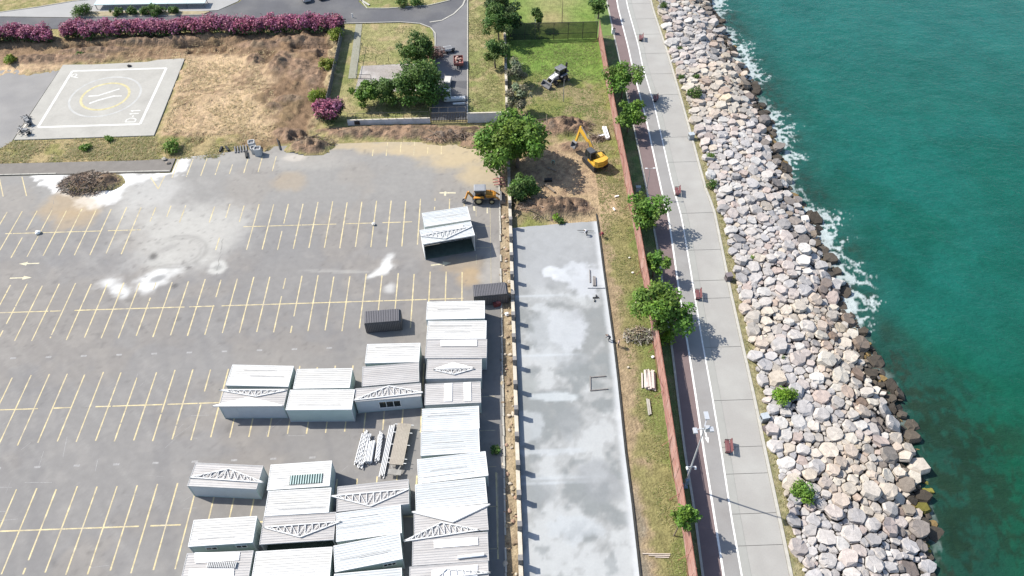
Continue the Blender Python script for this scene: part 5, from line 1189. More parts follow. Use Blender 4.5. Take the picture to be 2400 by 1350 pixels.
# the yard
G2 = 'trees round the yard'
tree('yard_tree', (-15.57, 140.27), 4.0, 3.7, 3.4, 2400, .45, 'mid', 'green tree on the lawn north of the dense clump in the yard', group=G2, nc=13)
tree('yard_tree', (-13.86, 127.65), 4.2, 5.4, 3.9, 5200, .45, 'mid', 'largest dense round tree in the yard beside the white stacks', group=G2, nc=24)
tree('yard_tree', (-20.41, 126.60), 3.0, 3.3, 2.7, 2200, .42, 'mid', 'middle tree of the clump behind the low white wall', group=G2, nc=12)
tree('yard_tree', (-25.03, 126.13), 2.5, 2.7, 2.3, 1600, .4, 'bright', 'roundest and westernmost tree of the clump behind the low white wall', group=G2, nc=9)
bush('shrub', (-11.85, 143.77), 2.3, 2.2, 900, .36, 'brown', 'withered reddish brown bush beside the red trailer')
tree('conifer', (2.76, 155.57), 5, 3.6, 4.0, 2200, .42, 'dark', 'darkest tree at the top edge beside the park lawn', group=G2, nc=15)
tree('conifer', (1.68, 149.17), 4.4, 3.6, 3.0, 2100, .42, 'mid', 'wide tree leaning over the wall, south of the darkest tree', group=G2, nc=14)
tree('conifer', (0.73, 138.55), 3.8, 3.0, 2.6, 1500, .4, 'mid', 'loose tree by the wall above the bare spot of soil', group=G2, nc=11)
tree('conifer', (4.27, 151.17), 4.2, 3.0, 3.4, 1500, .42, 'dark', 'dark tree on the park side of the wall in the corner of the screen fence', group=G2, nc=11)
G3 = 'golden bushes in a row along the dark slatted fence'
bush('golden_bush', (-33.57, 150.88), 1.9, 2.9, 1300, .34, 'gold', 'northernmost golden green bush in the row beside the slatted fence', group=G3)
bush('golden_bush', (-33.86, 139.94), 1.8, 2.5, 1300, .34, 'gold', 'middle golden green bush in the row beside the slatted fence', group=G3)
bush('golden_bush', (-34.15, 128.19), 2.0, 2.8, 1400, .34, 'gold', 'southernmost golden green bush in the row beside the slatted fence', group=G3)
def oleander(p, r, ry, h, n, label, name='oleander_bush', cat='shrub', pinkshare=.65, nc=10):
    root = empty(name, (p[0], p[1], 0), 0, label, cat); cl = []
    for k in range(nc):
        x = (-1+2*(k+random.random())/nc)*max(.1, r-.7); y = random.uniform(-1, 1)*max(.1, ry-.9); cl.append((x, y, h*random.uniform(.4, .68), random.uniform(.9, 1.25)*min(1.0, ry*.7)))
    V, F, c = leaves(cl, int(n*(1-pinkshare)), .46, GREENS['dark'], .9); V[:, 2] = np.maximum(V[:, 2], .05); leaf_obj('foliage', V, F, c, root)
    cl2 = [(x, y, z+.16*h, q*1.05) for x, y, z, q in cl]; V, F, c = leaves(cl2, int(n*pinkshare), .42, GREENS['pink'], .95, .6); V[:, 2] = np.maximum(V[:, 2], .05); leaf_obj('blossom', V, F, c, root)
    mb = MB()
    for q in cl[:12]: mb.tube((q[0]*.95, q[1]*.6, -.05), q[:3], .05, .02, 5)
    mb.build('stem', mBark, root)
oleander((-31.32, 121.52), 2.9, 2.7, 3.9, 4200, 'round pink flowering oleander at the corner of the low white wall', nc=14)
def hedge():
    x0, y0 = (-103.25, 154.54); k = 0
    lab = ['westernmost', 'second', 'third', 'fourth', 'fifth', 'sixth', 'seventh', 'eighth', 'ninth', 'tenth', 'eleventh', 'twelfth', 'thirteenth', 'fourteenth', 'fifteenth', 'sixteenth']
    segs = [(-112, -106), (-106, -100), (-100, -94.6)] + [(-91.6+4.93*i, -91.6+4.93*(i+1)) for i in range(12)]
    for i, (a, b) in enumerate(segs):
        yc = 154.0 + (.3 if i > 2 else -.9) + .25*math.sin(i*1.7)
        oleander(((a+b)/2, yc), (b-a)/2+.75, 2.3, 3.8, 4600, '%s oleander from the left in the long pink flowering hedge by the road' % lab[i], 'oleander_hedge', 'hedge', .66, 22)
    oleander((-91.31, 155.20), 1.0, 1.0, 1.6, 300, 'small dark red shrub standing in the gap of the pink hedge', 'red_shrub', 'shrub', .7, 4)
hedge()
tree('conifer', (-56.10, 154.82), 1.8, 1.0, 1.8, 500, .34, 'dark', 'small dark conifer growing inside the pink hedge', nc=6, trunk=.08)
bush('shrub', (-53.07, 153.38), 2.0, .9, 350, .3, 'dark', 'low dark creeping shrub at the foot of the pink hedge', ry=.8)
for p, r, h, n, pal, l in (((-100.52, 144.65), 1.5, 1.9, 700, 'gold', 'lone golden green bush at the left edge by the side road'), ((-59.24, 113.81), 2.2, 2.0, 800, 'bright', 'round green bush at the corner of the white slurry beside the pavement'), ((-75.01, 115.01), 1.2, 1.0, 350, 'bright', 'low green tuft in the weedy strip south of the pad'), ((-71.62, 117.65), .9, .8, 260, 'bright', 'smallest green tuft at the south edge of the pad'), ((-87.16, 147.30), 1.6, .7, 260, 'mid', 'low green weeds among the soil north of the pad'), ((9.93, 93.05), 1.0, 1.0, 260, 'lime', 'green sapling growing out of the brown earth heap'), ((10.69, 91.78), .8, .8, 200, 'mid', 'dark green sapling at the north edge of the new slab'),
                        ((-92.14, 164.59), 2.6, 2.6, 1100, 'mid', 'rounded green shrub at the west end of the roadside bed'), ((-76.06, 163.81), 2.0, 2.2, 900, 'mid', 'rounded green shrub at the east end of the roadside bed'), ((-20.14, 164.94), 1.9, 2.2, 600, 'mid', 'western of two clipped shrubs on the traffic island'), ((-16.45, 165.35), 1.9, 2.2, 600, 'mid', 'eastern of two clipped shrubs on the traffic island'), ((-0.97, 49.56), .7, .7, 160, 'mid', 'small weed growing in the dirt strip by the wall')):
    bush('shrub', p, r, h, n, .36, pal, l)
for i in range(5): bush('shrub', (-114.14, 172.29) if False else (-84.2+3.1*i, 164.0), 2.3, 2.0, 700, .36, 'mid', '%s green shrub of the low run inside the roadside bed' % ('first', 'second', 'third', 'fourth', 'fifth')[i], ry=1.1, group='shrubs in the roadside bed')
G4 = 'bushes growing among the boulders'
for p, r, h, n, pal, l in (((37.94, 55.83), 1.75, 2.3, 1500, 'lime', 'round bright green bush among the boulders beside the grey bin'), ((36.81, 41.94), 1.9, 2.3, 1500, 'bright', 'tall ragged green bush among the boulders near the bottom'), ((39.51, 126.27), 1.6, 1.9, 900, 'mid', 'dark round bush among the northern boulders'), ((37.99, 132.27), .8, .9, 240, 'mid', 'small tuft at the edge of the walkway north of the dark round bush'), ((41.05, 132.43), .8, .9, 240, 'mid', 'small tuft among boulders just north of the dark round bush'), ((39.35, 160.51), 1.1, 1.5, 420, 'mid', 'upright bush among the boulders at the top edge'), ((38.72, 107.04), .9, .9, 260, 'bright', 'flat green tuft beside the promenade edge'), ((37.28, 99.43), 1.2, 1.1, 380, 'mid', 'sprawling green weed spilling over the promenade edge'), ((40.14, 81.93), .5, .6, 130, 'lime', 'tiny bright tuft between two boulders'), ((39.72, 62.61), .5, .4, 90, 'olive', 'faint olive tuft among small boulders'), ((39.71, 143.17), .6, .7, 150, 'mid', 'dark tuft north among the boulders')):
    bush('shrub', p, r, h, n, .28, pal, l, group=G4, z0=.3)

# ------------------------------------------------------------------ brush, straw, debris
def brush_heap(name, p, rx, ry, h, n, label, cols, L=(.5, 1.6), logs=3, kind=None):
    mb = MB(); root = empty(name, (*p, 0), 0, label, 'brushwood')
    for _ in range(n):
        t = random.uniform(0, 6.283); q = math.sqrt(random.random()); x, y = q*rx*math.cos(t), q*ry*math.sin(t); z = h*(1-q*q)+random.uniform(-.1, .25); a = random.uniform(0, 6.283); l = random.uniform(*L)/2; e = random.uniform(-.35, .35)
        mb.col = random.choice(cols); d = Vector((math.cos(a), math.sin(a), e))*l; c = Vector((x, y, max(.1, z))); mb.tube(c-d, c+d, random.uniform(.02, .05), n=3, cap=False)
    tag(mb.build('twigs', M('twig_stuff', attr=True, var=.2, scale=3, rough=.95), root, col=True), kind='stuff')
    for k in range(logs):
        a = random.uniform(-.8, .8)+k; l = random.uniform(1.0, 2.2); x, y = random.uniform(-.6, .6)*rx, random.uniform(-.6, .6)*ry; mb = MB(); d = Vector((math.cos(a), math.sin(a), random.uniform(-.15, .2)))*l; c = Vector((x, y, h*.8+.2)); mb.tube(c-d, c+d, .09, .06, 6); mb.build('log', mBark, root)
    return root
BR = ((.14, .1, .075), (.075, .055, .045), (.21, .155, .115), (.165, .115, .08), (.28, .225, .175))
brush_heap('brush_heap', (-71.40, 105.04), 5.4, 3.0, 1.3, 900, 'dark heap of roots and branches ringed by white slurry', BR, logs=5)
brush_heap('brush_heap', (13.11, 117.79), 6.0, 2.6, 1.1, 330, 'dark heap of roots beside the excavator arm', BR)
brush_heap('brush_heap', (9.30, 95.18), 7.0, 2.9, 1.4, 260, 'brown heap of roots and soil at the north end of the slab', ((.24, .17, .12), (.14, .1, .075), (.32, .25, .19)))
brush_heap('brush_heap', (-7.76, 115.20), 6.5, 1.5, 1.0, 380, 'grey brown heap of roots below the white wall', BR)
brush_heap('brush_heap', (-33.38, 114.68), 4.2, 1.8, 1.3, 220, 'brown heap with dry stalks beside the round pink oleander', ((.17, .12, .08), (.12, .08, .055), (.24, .19, .13)), logs=1)
brush_heap('brush_heap', (19.16, 114.00), 1.6, 1.0, .5, 120, 'small brown heap right of the excavator arm', BR, logs=1)
brush_heap('dry_branches', (20.27, 67.37), 2.5, 1.3, .8, 180, 'tangle of pale dry branches beside the standing worker', ((.3, .28, .24), (.2, .18, .14), (.36, .34, .3)), logs=2)
def tufts(name, poly, n, size, cols, zoff=.0, dens=None):
    xs = [p[0] for p in poly]; ys = [p[1] for p in poly]; k = int(n*2.2); X = RNG.uniform(min(xs), max(xs), k); Y = RNG.uniform(min(ys), max(ys), k)
    ok = inpoly(X, Y, poly) & (fbm(X, Y, .35, 3, 95) > RNG.uniform(.3, .65, k)); X = X[ok][:n]; Y = Y[ok][:n]; n = len(X)
    a = RNG.uniform(0, 6.28, n*3); X3 = np.repeat(X, 3)+RNG.normal(0, .09, n*3); Y3 = np.repeat(Y, 3)+RNG.normal(0, .09, n*3); s = size*RNG.uniform(.5, 1.4, n*3)
    dx, dy = np.cos(a), np.sin(a); b0 = np.stack([X3-dy*.05, Y3+dx*.05, np.full(n*3, zoff)], 1); b1 = np.stack([X3+dy*.05, Y3-dx*.05, np.full(n*3, zoff)], 1); tp = np.stack([X3+dx*s*1.1, Y3+dy*s*1.1, zoff+s*.45], 1)
    V = np.stack([b0, b1, tp], 1).reshape(-1, 3); cc = np.array(cols)[RNG.integers(0, len(cols), n*3)]*RNG.uniform(.8, 1.2, (n*3, 1))
    me = bpy.data.meshes.new(name); m = n*3; me.vertices.add(3*m); me.vertices.foreach_set('co', V.astype(np.float32).ravel()); me.loops.add(3*m); me.loops.foreach_set('vertex_index', np.arange(3*m, dtype=np.int32)); me.polygons.add(m); me.polygons.foreach_set('loop_start', np.arange(0, 3*m, 3, dtype=np.int32)); me.update(); me.materials.append(mLeaf)
    ca = me.color_attributes.new('Col', 'FLOAT_COLOR', 'POINT'); c4 = np.ones((3*m, 4), np.float32); c4[:, :3] = np.repeat(cc, 3, 0); ca.data.foreach_set('color', c4.ravel())
    o = bpy.data.objects.new(name, me); COL.objects.link(o); tag(o, kind='stuff')
ST = ((.42, .33, .18), (.36, .28, .15), (.5, .41, .24), (.27, .22, .11)); GR = ((.19, .195, .065), (.15, .18, .05), (.27, .25, .11))
tufts('straw', [(-63.84, 144.56), (-48.83, 140.64), (-43.95, 132.73), (-41.87, 125.43), (-41.07, 116.04), (-49.56, 115.14), (-62.50, 119.59)], 3000, .33, ST, .15)
tufts('weeds', [(-93.5, 111.6), (-50, 111.4), (-46, 117), (-63.4, 118.2), (-90, 118.0)], 3600, .45, ST[:2]+GR, 0.0)
tufts('straw', [(-93.98, 149.29), (-51.20, 153.29), (-41.73, 151.97), (-44.74, 137.31), (-62.94, 144.52), (-88.56, 144.09)], 1000, .35, ST[1:], .2)
tufts('verge_grass', [(18.6, 28), (20.4, 28), (22.2, 84), (22.4, 120), (18, 120), (17.4, 88)], 3500, .2, GR+((.24, .22, .1),), -.02)
tufts('yard_grass', [(-29, 121), (-12.4, 121), (-12.4, 156), (-29, 156)], 2500, .2, GR+((.2, .18, .08),), -.03); tufts('yard_grass', [(-4.7, 121), (2, 121), (2.6, 168), (-4.8, 168)], 2500, .25, GR+((.22, .2, .09),), -.03)
tufts('park_grass', [(4, 120), (22, 120), (22.5, 148), (4, 148)], 4000, .22, ((.12, .19, .035), (.15, .2, .05), (.22, .22, .09)), -.03)
tufts('gravel_weeds', [(EDGE_E[k][0], EDGE_E[k][1]) for k in range(2, len(EDGE_E)-1)] + [(ROCK_W[k][0]+.9, ROCK_W[k][1]) for k in range(len(ROCK_W)-2, 1, -1)], 2600, .2, ((.2, .19, .07), (.15, .16, .05), (.26, .22, .11)), .0)
def litter():
    for i, (p, s, c, l) in enumerate((((20.98, 79.97), .22, (.6, .57, .5), 'pale stone beside the hoarding opposite the small sparse tree'), ((20.89, 83.20), .18, (.55, .52, .45), 'pale stone in the grass north of another by the hoarding'), ((21.54, 63.64), .25, (.7, .7, .7), 'white scrap lying in the grass near the dry branches'), ((17.80, 62.01), .2, (.45, .4, .32), 'pale stone on the bare path beside the slab'), ((20.64, 73.86), .2, (.5, .42, .33), 'tan stone at the foot of the hoarding'), ((-75.63, 92.91), .5, (.6, .6, .58), 'white lump with a dark hole standing on the far bay line'), ((-20.40, 92.59), .4, (.5, .48, .44), 'pale lump at a bay line crossing'), ((1.10, 72.32), .42, (.62, .6, .56), 'white stone leaning on the wall beside the dark ribbed container'), ((-75.29, 142.35), .45, (.02, .02, .02), 'black scrap lying on the north edge of the pad'), ((-59.81, 111.25), .5, (.3, .27, .22), 'dark stone on the pavement corner beside the slurry'), ((-58.82, 110.12), .45, (.2, .17, .14), 'brown stone at the pavement corner beside the slurry'))):
        mb = MB(); mb.ell((0, 0, s*.5), (s, s*.8, s*.6), 7, 5, .25); o = mb.build('stone', M('stone_%d' % i, c, var=.15, scale=3, rough=.9)); o.location = (*p, 0.02); tag(o, l, 'stone' if c[0] > .1 else 'scrap')
litter()

# ------------------------------------------------------------------ machines
mOr = M('orange_machine_paint', (.45, .20, .03), var=.1, scale=1.5, rough=.45, tint=(.36, .16, .03)); mYe = M('yellow_machine_paint', (.52, .30, .035), var=.08, scale=1.5, rough=.4)
mMG = M('machine_grey', (.13, .13, .135), var=.15, rough=.6); mSteel = M('worn_steel', (.2, .19, .18), var=.2, scale=3, rough=.5, metal=.4); mTyre = M('tyre', (.02, .02, .02), rough=.9); mBlk = M('black_rubber', (.018, .018, .018), rough=.8); mMW = M('machine_white', (.5, .5, .5), var=.12, rough=.5)
def bucket(mb, w, d, h, y0=0):             # open scoop seen from the side, x forward
    pts = [(0, 0), (d*.75, -.02), (d, .12), (d*.97, .17), (d*.7, .07), (.1, .09), (.1, h-.06), (.35*d, h), (.33*d, h+.06), (0, h+.05)]
    mb.profile(pts, y0-w/2, y0+w/2)
    for s in (-1, 1): mb.profile([(0, 0), (d*.75, 0), (d, .12), (.35*d, h), (0, h)], y0+s*w/2-.03, y0+s*w/2+.03)
def backhoe(loc, ang, body, label, boom_pose, cabroof, group=None, dark=False):
    t = empty('backhoe_loader', (*loc, 0), R(ang), label, 'digger', group)
    for x, r, w in ((-.85, .78, .46), (1.35, .52, .36)):
        for s in (-1, 1):
            mb = MB(); mb.wheel((0, 0, 0), r, w, 18); o = mb.build('wheel', mTyre, t); o.location = (x, s*(.93 if r > .6 else .9), r)
            mb = MB(); mb.tube((0, -w*.33, 0), (0, w*.33, 0), r*.6, n=14); q = mb.build('rim', M('cream_rim', (.4, .33, .18), var=.15, rough=.6) if not dark else mSteel, o)
    mb = MB(); mb.box((.2, 0, .85), (3.3, .75, .5)); mb.box((-1.4, 0, .9), (.5, 1.9, .55)); mb.build('chassis', mMG, t)
    mb = MB(); mb.profile([(.35, 1.0), (2.05, 1.0), (2.1, 1.45), (1.8, 1.62), (.35, 1.85)], -.45, .45); mb.build('bonnet', body, t)
    mb = MB(); mb.box((2.08, 0, 1.25), (.06, .7, .4)); mb.build('grille', mBlk, t)
    mb = MB()
    for s in (-1, 1): mb.profile([(-1.55, 1.62), (-.1, 1.62), (.1, 1.45), (.1, 1.36), (-.2, 1.52), (-1.5, 1.52), (-1.6, 1.35), (-1.68, 1.38)], s*.93-.25, s*.93+.25)
    mb.build('mudguard', body if not dark else M('mid_grey_paint', (.2, .2, .205), rough=.5), t)
    mb = MB(); mb.box((-.6, 0, 1.25), (1.7, 1.25, .35))
    for x in (-1.38, -.45, .3):
        for s in (-1, 1): mb.bar((x, s*.68, 1.4), (x*.94, s*.62, 2.78), .08)
    mb.build('cab_frame', mBlk, t)
    mb = MB(); mb.profile([(-1.32, 1.45), (.24, 1.45), (.2, 2.74), (-1.26, 2.74)], -.6, .6); mb.build('cab_glass', mGlass, t)
    mb = MB(); mb.profile([(-1.6, 2.8), (.45, 2.8), (.42, 2.9), (.2, 2.96), (-1.45, 2.96), (-1.58, 2.9)], -.8, .8); mb.build('cab_roof', cabroof, t)
    for s in (-1, 1):
        mb = MB(); mb.bar((.3, s*.58, 1.75), (1.7, s*.62, 1.5), .13, .24); mb.bar((1.7, s*.62, 1.5), (2.75, s*.62, .62), .13, .24); mb.tube((.6, s*.62, 1.1), (1.9, s*.62, 1.25), .06, n=6); mb.build('loader_arm', mMG if dark else body, t)
    mb = MB(); bucket(mb, 2.35, .95, .85); o = mb.build('loader_bucket', mSteel if not dark else mMG, t); o.location = (2.75, 0, .12)
    k, e, bt = boom_pose
    mb = MB(); mb.box((-1.75, k[1]*.5, .85), (.3, 1.0, .7)); mb.build('slew_post', mMG, t)
    mb = MB(); mb.bar((-1.85, k[1]*.5, 1.0), k, .26, .34); mb.build('boom', mBlk if dark else body, t)
    mb = MB(); mb.bar(k, e, .2, .26); mb.tube(((-1.85+k[0])/2, k[1]*.75, (1+k[2])/2+.3), ((k[0]+e[0])/2, (k[1]+e[1])/2, (k[2]+e[2])/2+.12), .06, n=6); mb.build('dipper_arm', mBlk if dark else body, t)
    mb = MB(); bucket(mb, .6, .75, .6); o = mb.build('digging_bucket', mMG, t); o.location = (e[0]+.1, e[1], max(0, e[2]-.55)); o.rotation_euler = (0, 0, R(bt))
    for s in (-1, 1):
        mb = MB(); mb.bar((-1.65, s*.85, 1.0), (-1.85, s*1.15, .06), .14); mb.box((-1.85, s*1.15, .04), (.4, .35, .08)); mb.build('stabiliser', mMG, t)
    mb = MB(); mb.tube((1.2, .2, 1.6), (1.2, .2, 2.25), .05, n=6); mb.build('exhaust', mBlk, t)
    mb = MB(); mb.box((-.75, 0, 1.75), (.5, .5, .5)); mb.box((-1.0, 0, 2.1), (.14, .5, .5)); mb.build('seat', M('grey_seat', (.3, .32, .32), rough=.8), t)
    return t
backhoe((-2.07, 97.82), 0, mOr, 'orange backhoe digger with a grey roof parked against the wall', ((-2.6, -.2, 2.25), (-3.1, -.35, .75), 180), M('grey_cab_roof', (.2, .205, .215), var=.1, rough=.6))
backhoe((13.29, 133.10), 218, mMW, 'black and white backhoe with its arm folded upright, standing on the park grass', ((-2.1, .1, 3.4), (-1.95, .1, 1.9), 180), M('pale_cab_roof', (.12, .122, .125), var=.3, scale=2, rough=.6), dark=True)
def excavator():
    p = (17.89, 106.63); t = empty('tracked_excavator', (*p, 0), R(117), 'yellow tracked excavator reaching into the dark heap of roots', 'excavator')
    for s in (-1, 1):
        mb = MB(); mb.profile([(-1.6, .12), (-1.35, 0), (1.35, 0), (1.6, .12), (1.75, .45), (1.55, .75), (1.3, .82), (-1.3, .82), (-1.55, .75), (-1.75, .45)], s*1.0-.27, s*1.0+.27); o = mb.build('track', mBlk, t)
        mb = MB()
        for k in range(14): mb.box((-1.5+.23*k, s*1.0, .84), (.12, .56, .05))
        mb.build('track_shoes', M('track_shoe', (.06, .055, .05), rough=.7), o)
    mb = MB(); mb.box((0, 0, .55), (2.0, 1.5, .5)); mb.tube((0, 0, .75), (0, 0, 1.0), .6, n=16); mb.build('undercarriage', mMG, t)
    r = math.radians
    ts = empty('superstructure', (0, 0, 0)) if False else t
    out = [(-1.9, -.9), (-1.75, -1.15), (.55, -1.2), (.75, -1.1), (.75, -.2), (.3, .25), (.3, 1.2), (-1.5, 1.2), (-1.95, .85), (-2.12, 0)]
    mb = MB(); mb.prism(out, 1.0, 1.35); mb.prism([(x*.97, y*.95) for x, y in out if True], 1.35, 1.42); mb.build('deck', mYe, t)
    mb = MB(); mb.prism([(-1.1, -1.12), (-1.1, 1.12), (-1.55, 1.12), (-1.95, .8), (-2.1, 0), (-1.9, -.85), (-1.7, -1.1)], 1.43, 2.0); mb.build('counterweight', mYe, t)
    mb = MB(); mb.box((-.45, -.55, 1.66), (1.2, 1.1, .46)); mb.box((-.45, -.55, 1.92), (.9, .8, .08)); mb.build('engine_cover', mYe, t)
    mb = MB(); mb.tube((-.75, -.8, 1.9), (-.75, -.8, 2.3), .06, n=6); mb.build('exhaust', mBlk, t)
    mb = MB(); mb.profile([(-.35, 1.43), (1.1, 1.43), (1.25, 1.9), (.95, 2.72), (-.35, 2.72)], .3, 1.18); mb.build('cab', mGlass, t)
    mb = MB(); mb.profile([(-.42, 2.72), (.98, 2.72), (.9, 2.84), (-.35, 2.84)], .26, 1.22)
    for x0, x1 in ((-.38, -.38), (1.13, .97), (.35, .35)):
        for y in (.3, 1.18): mb.bar((x0, y, 1.43), (x1, y, 2.74), .08)
    mb.build('cab_frame', M('dark_cab_grey', (.06, .06, .063), rough=.5), t)
    y = -.12; A = Vector((.55, y, 1.5)); B = Vector((2.3, y, 2.75)); C_ = Vector((4.7, y+.1, 3.6)); D = Vector((4.4, y+.85, 1.75))
    mb = MB(); mb.bar(A, B, .36, .48); mb.bar(B-(B-A).normalized()*.15, C_, .34, .42); mb.build('boom', mYe, t)
    mb = MB(); mb.bar(C_+Vector((.1, -.3, .3)), D, .26, .34); mb.build('dipper_arm', mYe, t)
    for s in (-1, 1):
        mb = MB(); mb.tube((.9, y+s*.32, 1.5), (2.1, y+s*.32, 2.9), .07, n=6); mb.build('boom_ram', mSteel, t)
    mb = MB(); mb.tube((2.4, y, 3.15), (4.6, y-.15, 3.95), .07, n=6); mb.build('arm_ram', mSteel, t)
    mb = MB(); bucket(mb, .9, .9, .8); o = mb.build('bucket', mMG, t); o.location = (D.x-.2, D.y, 1.2); o.rotation_euler = (0, R(20), R(100)); t.scale = (1.17, 1.17, 1.17)
excavator()
def car():
    p = (-42.74, 169.20); t = empty('parked_car', (*p, 0.03), R(112), 'silver white car parked on the road at the top edge', 'car'); mC = M('silver_paint', (.45, .46, .47), rough=.25, var=.03, metal=.2)
    mb = MB(); mb.profile([(-2.15, .35), (2.15, .35), (2.2, .7), (1.9, .88), (1.0, .95), (-1.7, 1.0), (-2.15, .9)], -.86, .86); mb.build('body', mC, t)
    mb = MB(); mb.profile([(-1.75, 1.0), (.95, .96), (.35, 1.42), (-1.25, 1.44)], -.76, .76); mb.build('glasshouse', mGlass, t)
    mb = MB(); mb.profile([(.3, 1.43), (.2, 1.47), (-1.15, 1.49), (-1.25, 1.45)], -.7, .7); mb.build('roof', mC, t)
    for x in (-1.35, 1.35):
        for s in (-1, 1): mb = MB(); mb.wheel((0, 0, 0), .32, .2, 14); o = mb.build('wheel', mTyre, t); o.location = (x, s*.8, .32); 
    for s in (-1, 1):
        mb = MB(); mb.box((2.17, s*.6, .68), (.06, .35, .14)); mb.build('headlight', mTrim, t); mb = MB(); mb.box((-2.15, s*.65, .78), (.05, .3, .14)); mb.build('tail_light', M('red_lens', (.3, .02, .02), rough=.3), t)
    t2 = copy_tree(t, None, (*(-39.32, 170.23), .03), R(112), 'dark car beside the silver one at the top edge'); t2['group'] = 'cars on the top road'; t['group'] = 'cars on the top road'
    for c in t2.children:
        if c.name.startswith(('body', 'roof')): c.data = c.data.copy(); c.data.materials[0] = M('black_car_paint', (.02, .02, .022), rough=.3)
car()
def canopy():
    t = empty('canopy', (-77.5, 167.6, 0), R(-1), 'long pale turquoise flat canopy above the planting bed at the top edge', 'canopy'); mC = M('pale_turquoise', (.36, .44, .43), var=.06, scale=.5, rough=.6)
    for i in range(6): mb = MB(); mb.box((-10.5+4.2*i, 0, 1.2), (4.17, 2.6, .12)); mb.build('roof_panel', mC, t)
    for i in range(7):
        for y in (-1.1, 1.1): mb = MB(); mb.box((-12.3+4.1*i, y, .57), (.12, .12, 1.14)); mb.build('post', mMG, t)
    for x, l in ((-30.9, 'thin white marker post standing at the end of the pink hedge'), (-60.5, 'small white marker post on the road behind the pink hedge')): mb = MB(); mb.tube((x, 160.2, 0), (x, 160.2, 1.0), .12, .1, 8); tag(mb.build('marker_post', mTrim), l, 'post')
canopy()
def yard_things():
    p = (-6.86, 139.96); t = empty('tipper_trailer', (*p, .03), R(2), 'small red open trailer loaded with rubble on the yard drive', 'trailer'); mR = M('faded_red', (.2, .07, .06), var=.2, scale=2, rough=.7)
    mb = MB(); mb.box((0, 0, .7), (1.9, 2.9, .1)); mb.build('floor', mR, t)
    for x, y, a, b in ((-.95, 0, .08, 2.9), (.95, 0, .08, 2.9), (0, -1.45, 1.8, .08), (0, 1.45, 1.8, .08)): mb = MB(); mb.box((x, y, 1.0), (a, b, .6)); mb.build('side_board', mR, t)
    for s in (-1, 1): mb = MB(); mb.wheel((0, 0, 0), .36, .22, 12); o = mb.build('wheel', mTyre, t); o.location = (s*.7, 0, .36); o.rotation_euler = (0, 0, R(90))
    mb = MB(); mb.bar((0, -1.5, .6), (0, -2.6, .55), .1); mb.build('drawbar', mMG, t)
    mb = MB()
    for _ in range(26): s = random.uniform(.12, .3); mb.col = random.choice(((.3, .15, .12), (.25, .2, .17), (.36, .24, .2))); mb.ell((random.uniform(-.8, .8), random.uniform(-1.3, 1.3), .85+random.uniform(0, .25)), (s, s, s*.7), 6, 4, .25)
    tag(mb.build('rubble', M('rubble_col', attr=True, var=.2, rough=.95), t, col=True), kind='stuff')
    t = empty('small_tipper', (*(-9.18, 144.97), .03), R(15), 'small white dumper on the yard drive beside the withered bush', 'dumper')
    mb = MB(); mb.profile([(-.7, .5), (.5, .5), (.8, 1.05), (-.85, 1.05)], -.6, .6); mb.build('skip', mMW, t); mb = MB(); mb.profile([(-.6, 1.0), (.55, 1.0), (.75, 1.07), (-.75, 1.07)], -.5, .5); mb.build('skip_inside', mMG, t); mb = MB(); mb.box((1.1, 0, .7), (.8, .7, .5)); mb.build('engine_cover', mMG, t)
    for x in (-.4, 1.0):
        for s in (-1, 1): mb = MB(); mb.wheel((0, 0, 0), .3, .2, 12); o = mb.build('wheel', mTyre, t); o.location = (x, s*.6, .3)
    def stack(p, L, W, n, ang, label, m, h=.12):
        t = empty('board_stack', (*p, .03), R(ang), label, 'stack')
        for k in range(n): mb = MB(); mb.box((random.uniform(-.06, .06), random.uniform(-.06, .06), .14+h*k), (L*random.uniform(.95, 1), W*random.uniform(.94, 1), h-.015), R(random.uniform(-2, 2))); mb.build('board', m, t)
        mb = MB(); mb.box((-L*.3, 0, .04), (.12, W, .08)); mb.box((L*.3, 0, .04), (.12, W, .08)); mb.build('bearer', M('timber_bearer', (.2, .15, .1)), t)
    mB = M('pale_board', (.44, .42, .38), var=.12, scale=2, rough=.8); mC2 = M('white_board', (.52, .52, .5), var=.1, scale=2, rough=.7)
    stack((-8.93, 133.22), 1.3, 2.4, 8, -8, 'pale board stack, northernmost of the white stacks by the big yard tree', mB); stack((-9.10, 129.07), 1.7, 1.4, 11, 2, 'square white board stack in the middle of the white stacks by the big yard tree', mC2)
    stack((-7.47, 127.26), 4.2, .9, 5, 4, 'long low white board stack nearest the metal gate', mC2); stack((-6.61, 125.80), 2.4, .35, 3, 2, 'short beam stack just south of the long white boards', mC2)
    f = empty('low_railing', (-27.6, 136, 0), 0, 'thin bent railing beside the concrete patch in the yard', 'railing'); mp = M('dark_iron', (.035, .035, .035), rough=.6); mb = MB()
    for a, b in (((0, 12, .9), (0, 0, .9)), ((0, 12, 0), (0, 12, .9)), ((0, 6, 0), (0, 6, .9)), ((0, 0, 0), (0, 0, .9)), ((0, 0, .9), (3.0, -.3, .9)), ((3, -.3, .9), (3.2, -1.6, .9)), ((3.2, -1.6, .9), (.4, -1.5, .9)), ((3, -.3, 0), (3, -.3, .9)), ((3.2, -1.6, 0), (3.2, -1.6, .9))): mb.tube(a, b, .05, n=5)
    mb.build('rail', mp, f)
    for i, (p, l) in enumerate((((-24.00, 141.08), 'western thin post north of the concrete patch'), ((-21.36, 141.28), 'eastern thin post north of the concrete patch'))): mb = MB(); mb.tube((*p, 0), (*p, 1.7), .05, n=6); tag(mb.build('thin_post', mp), l, 'post')
yard_things()

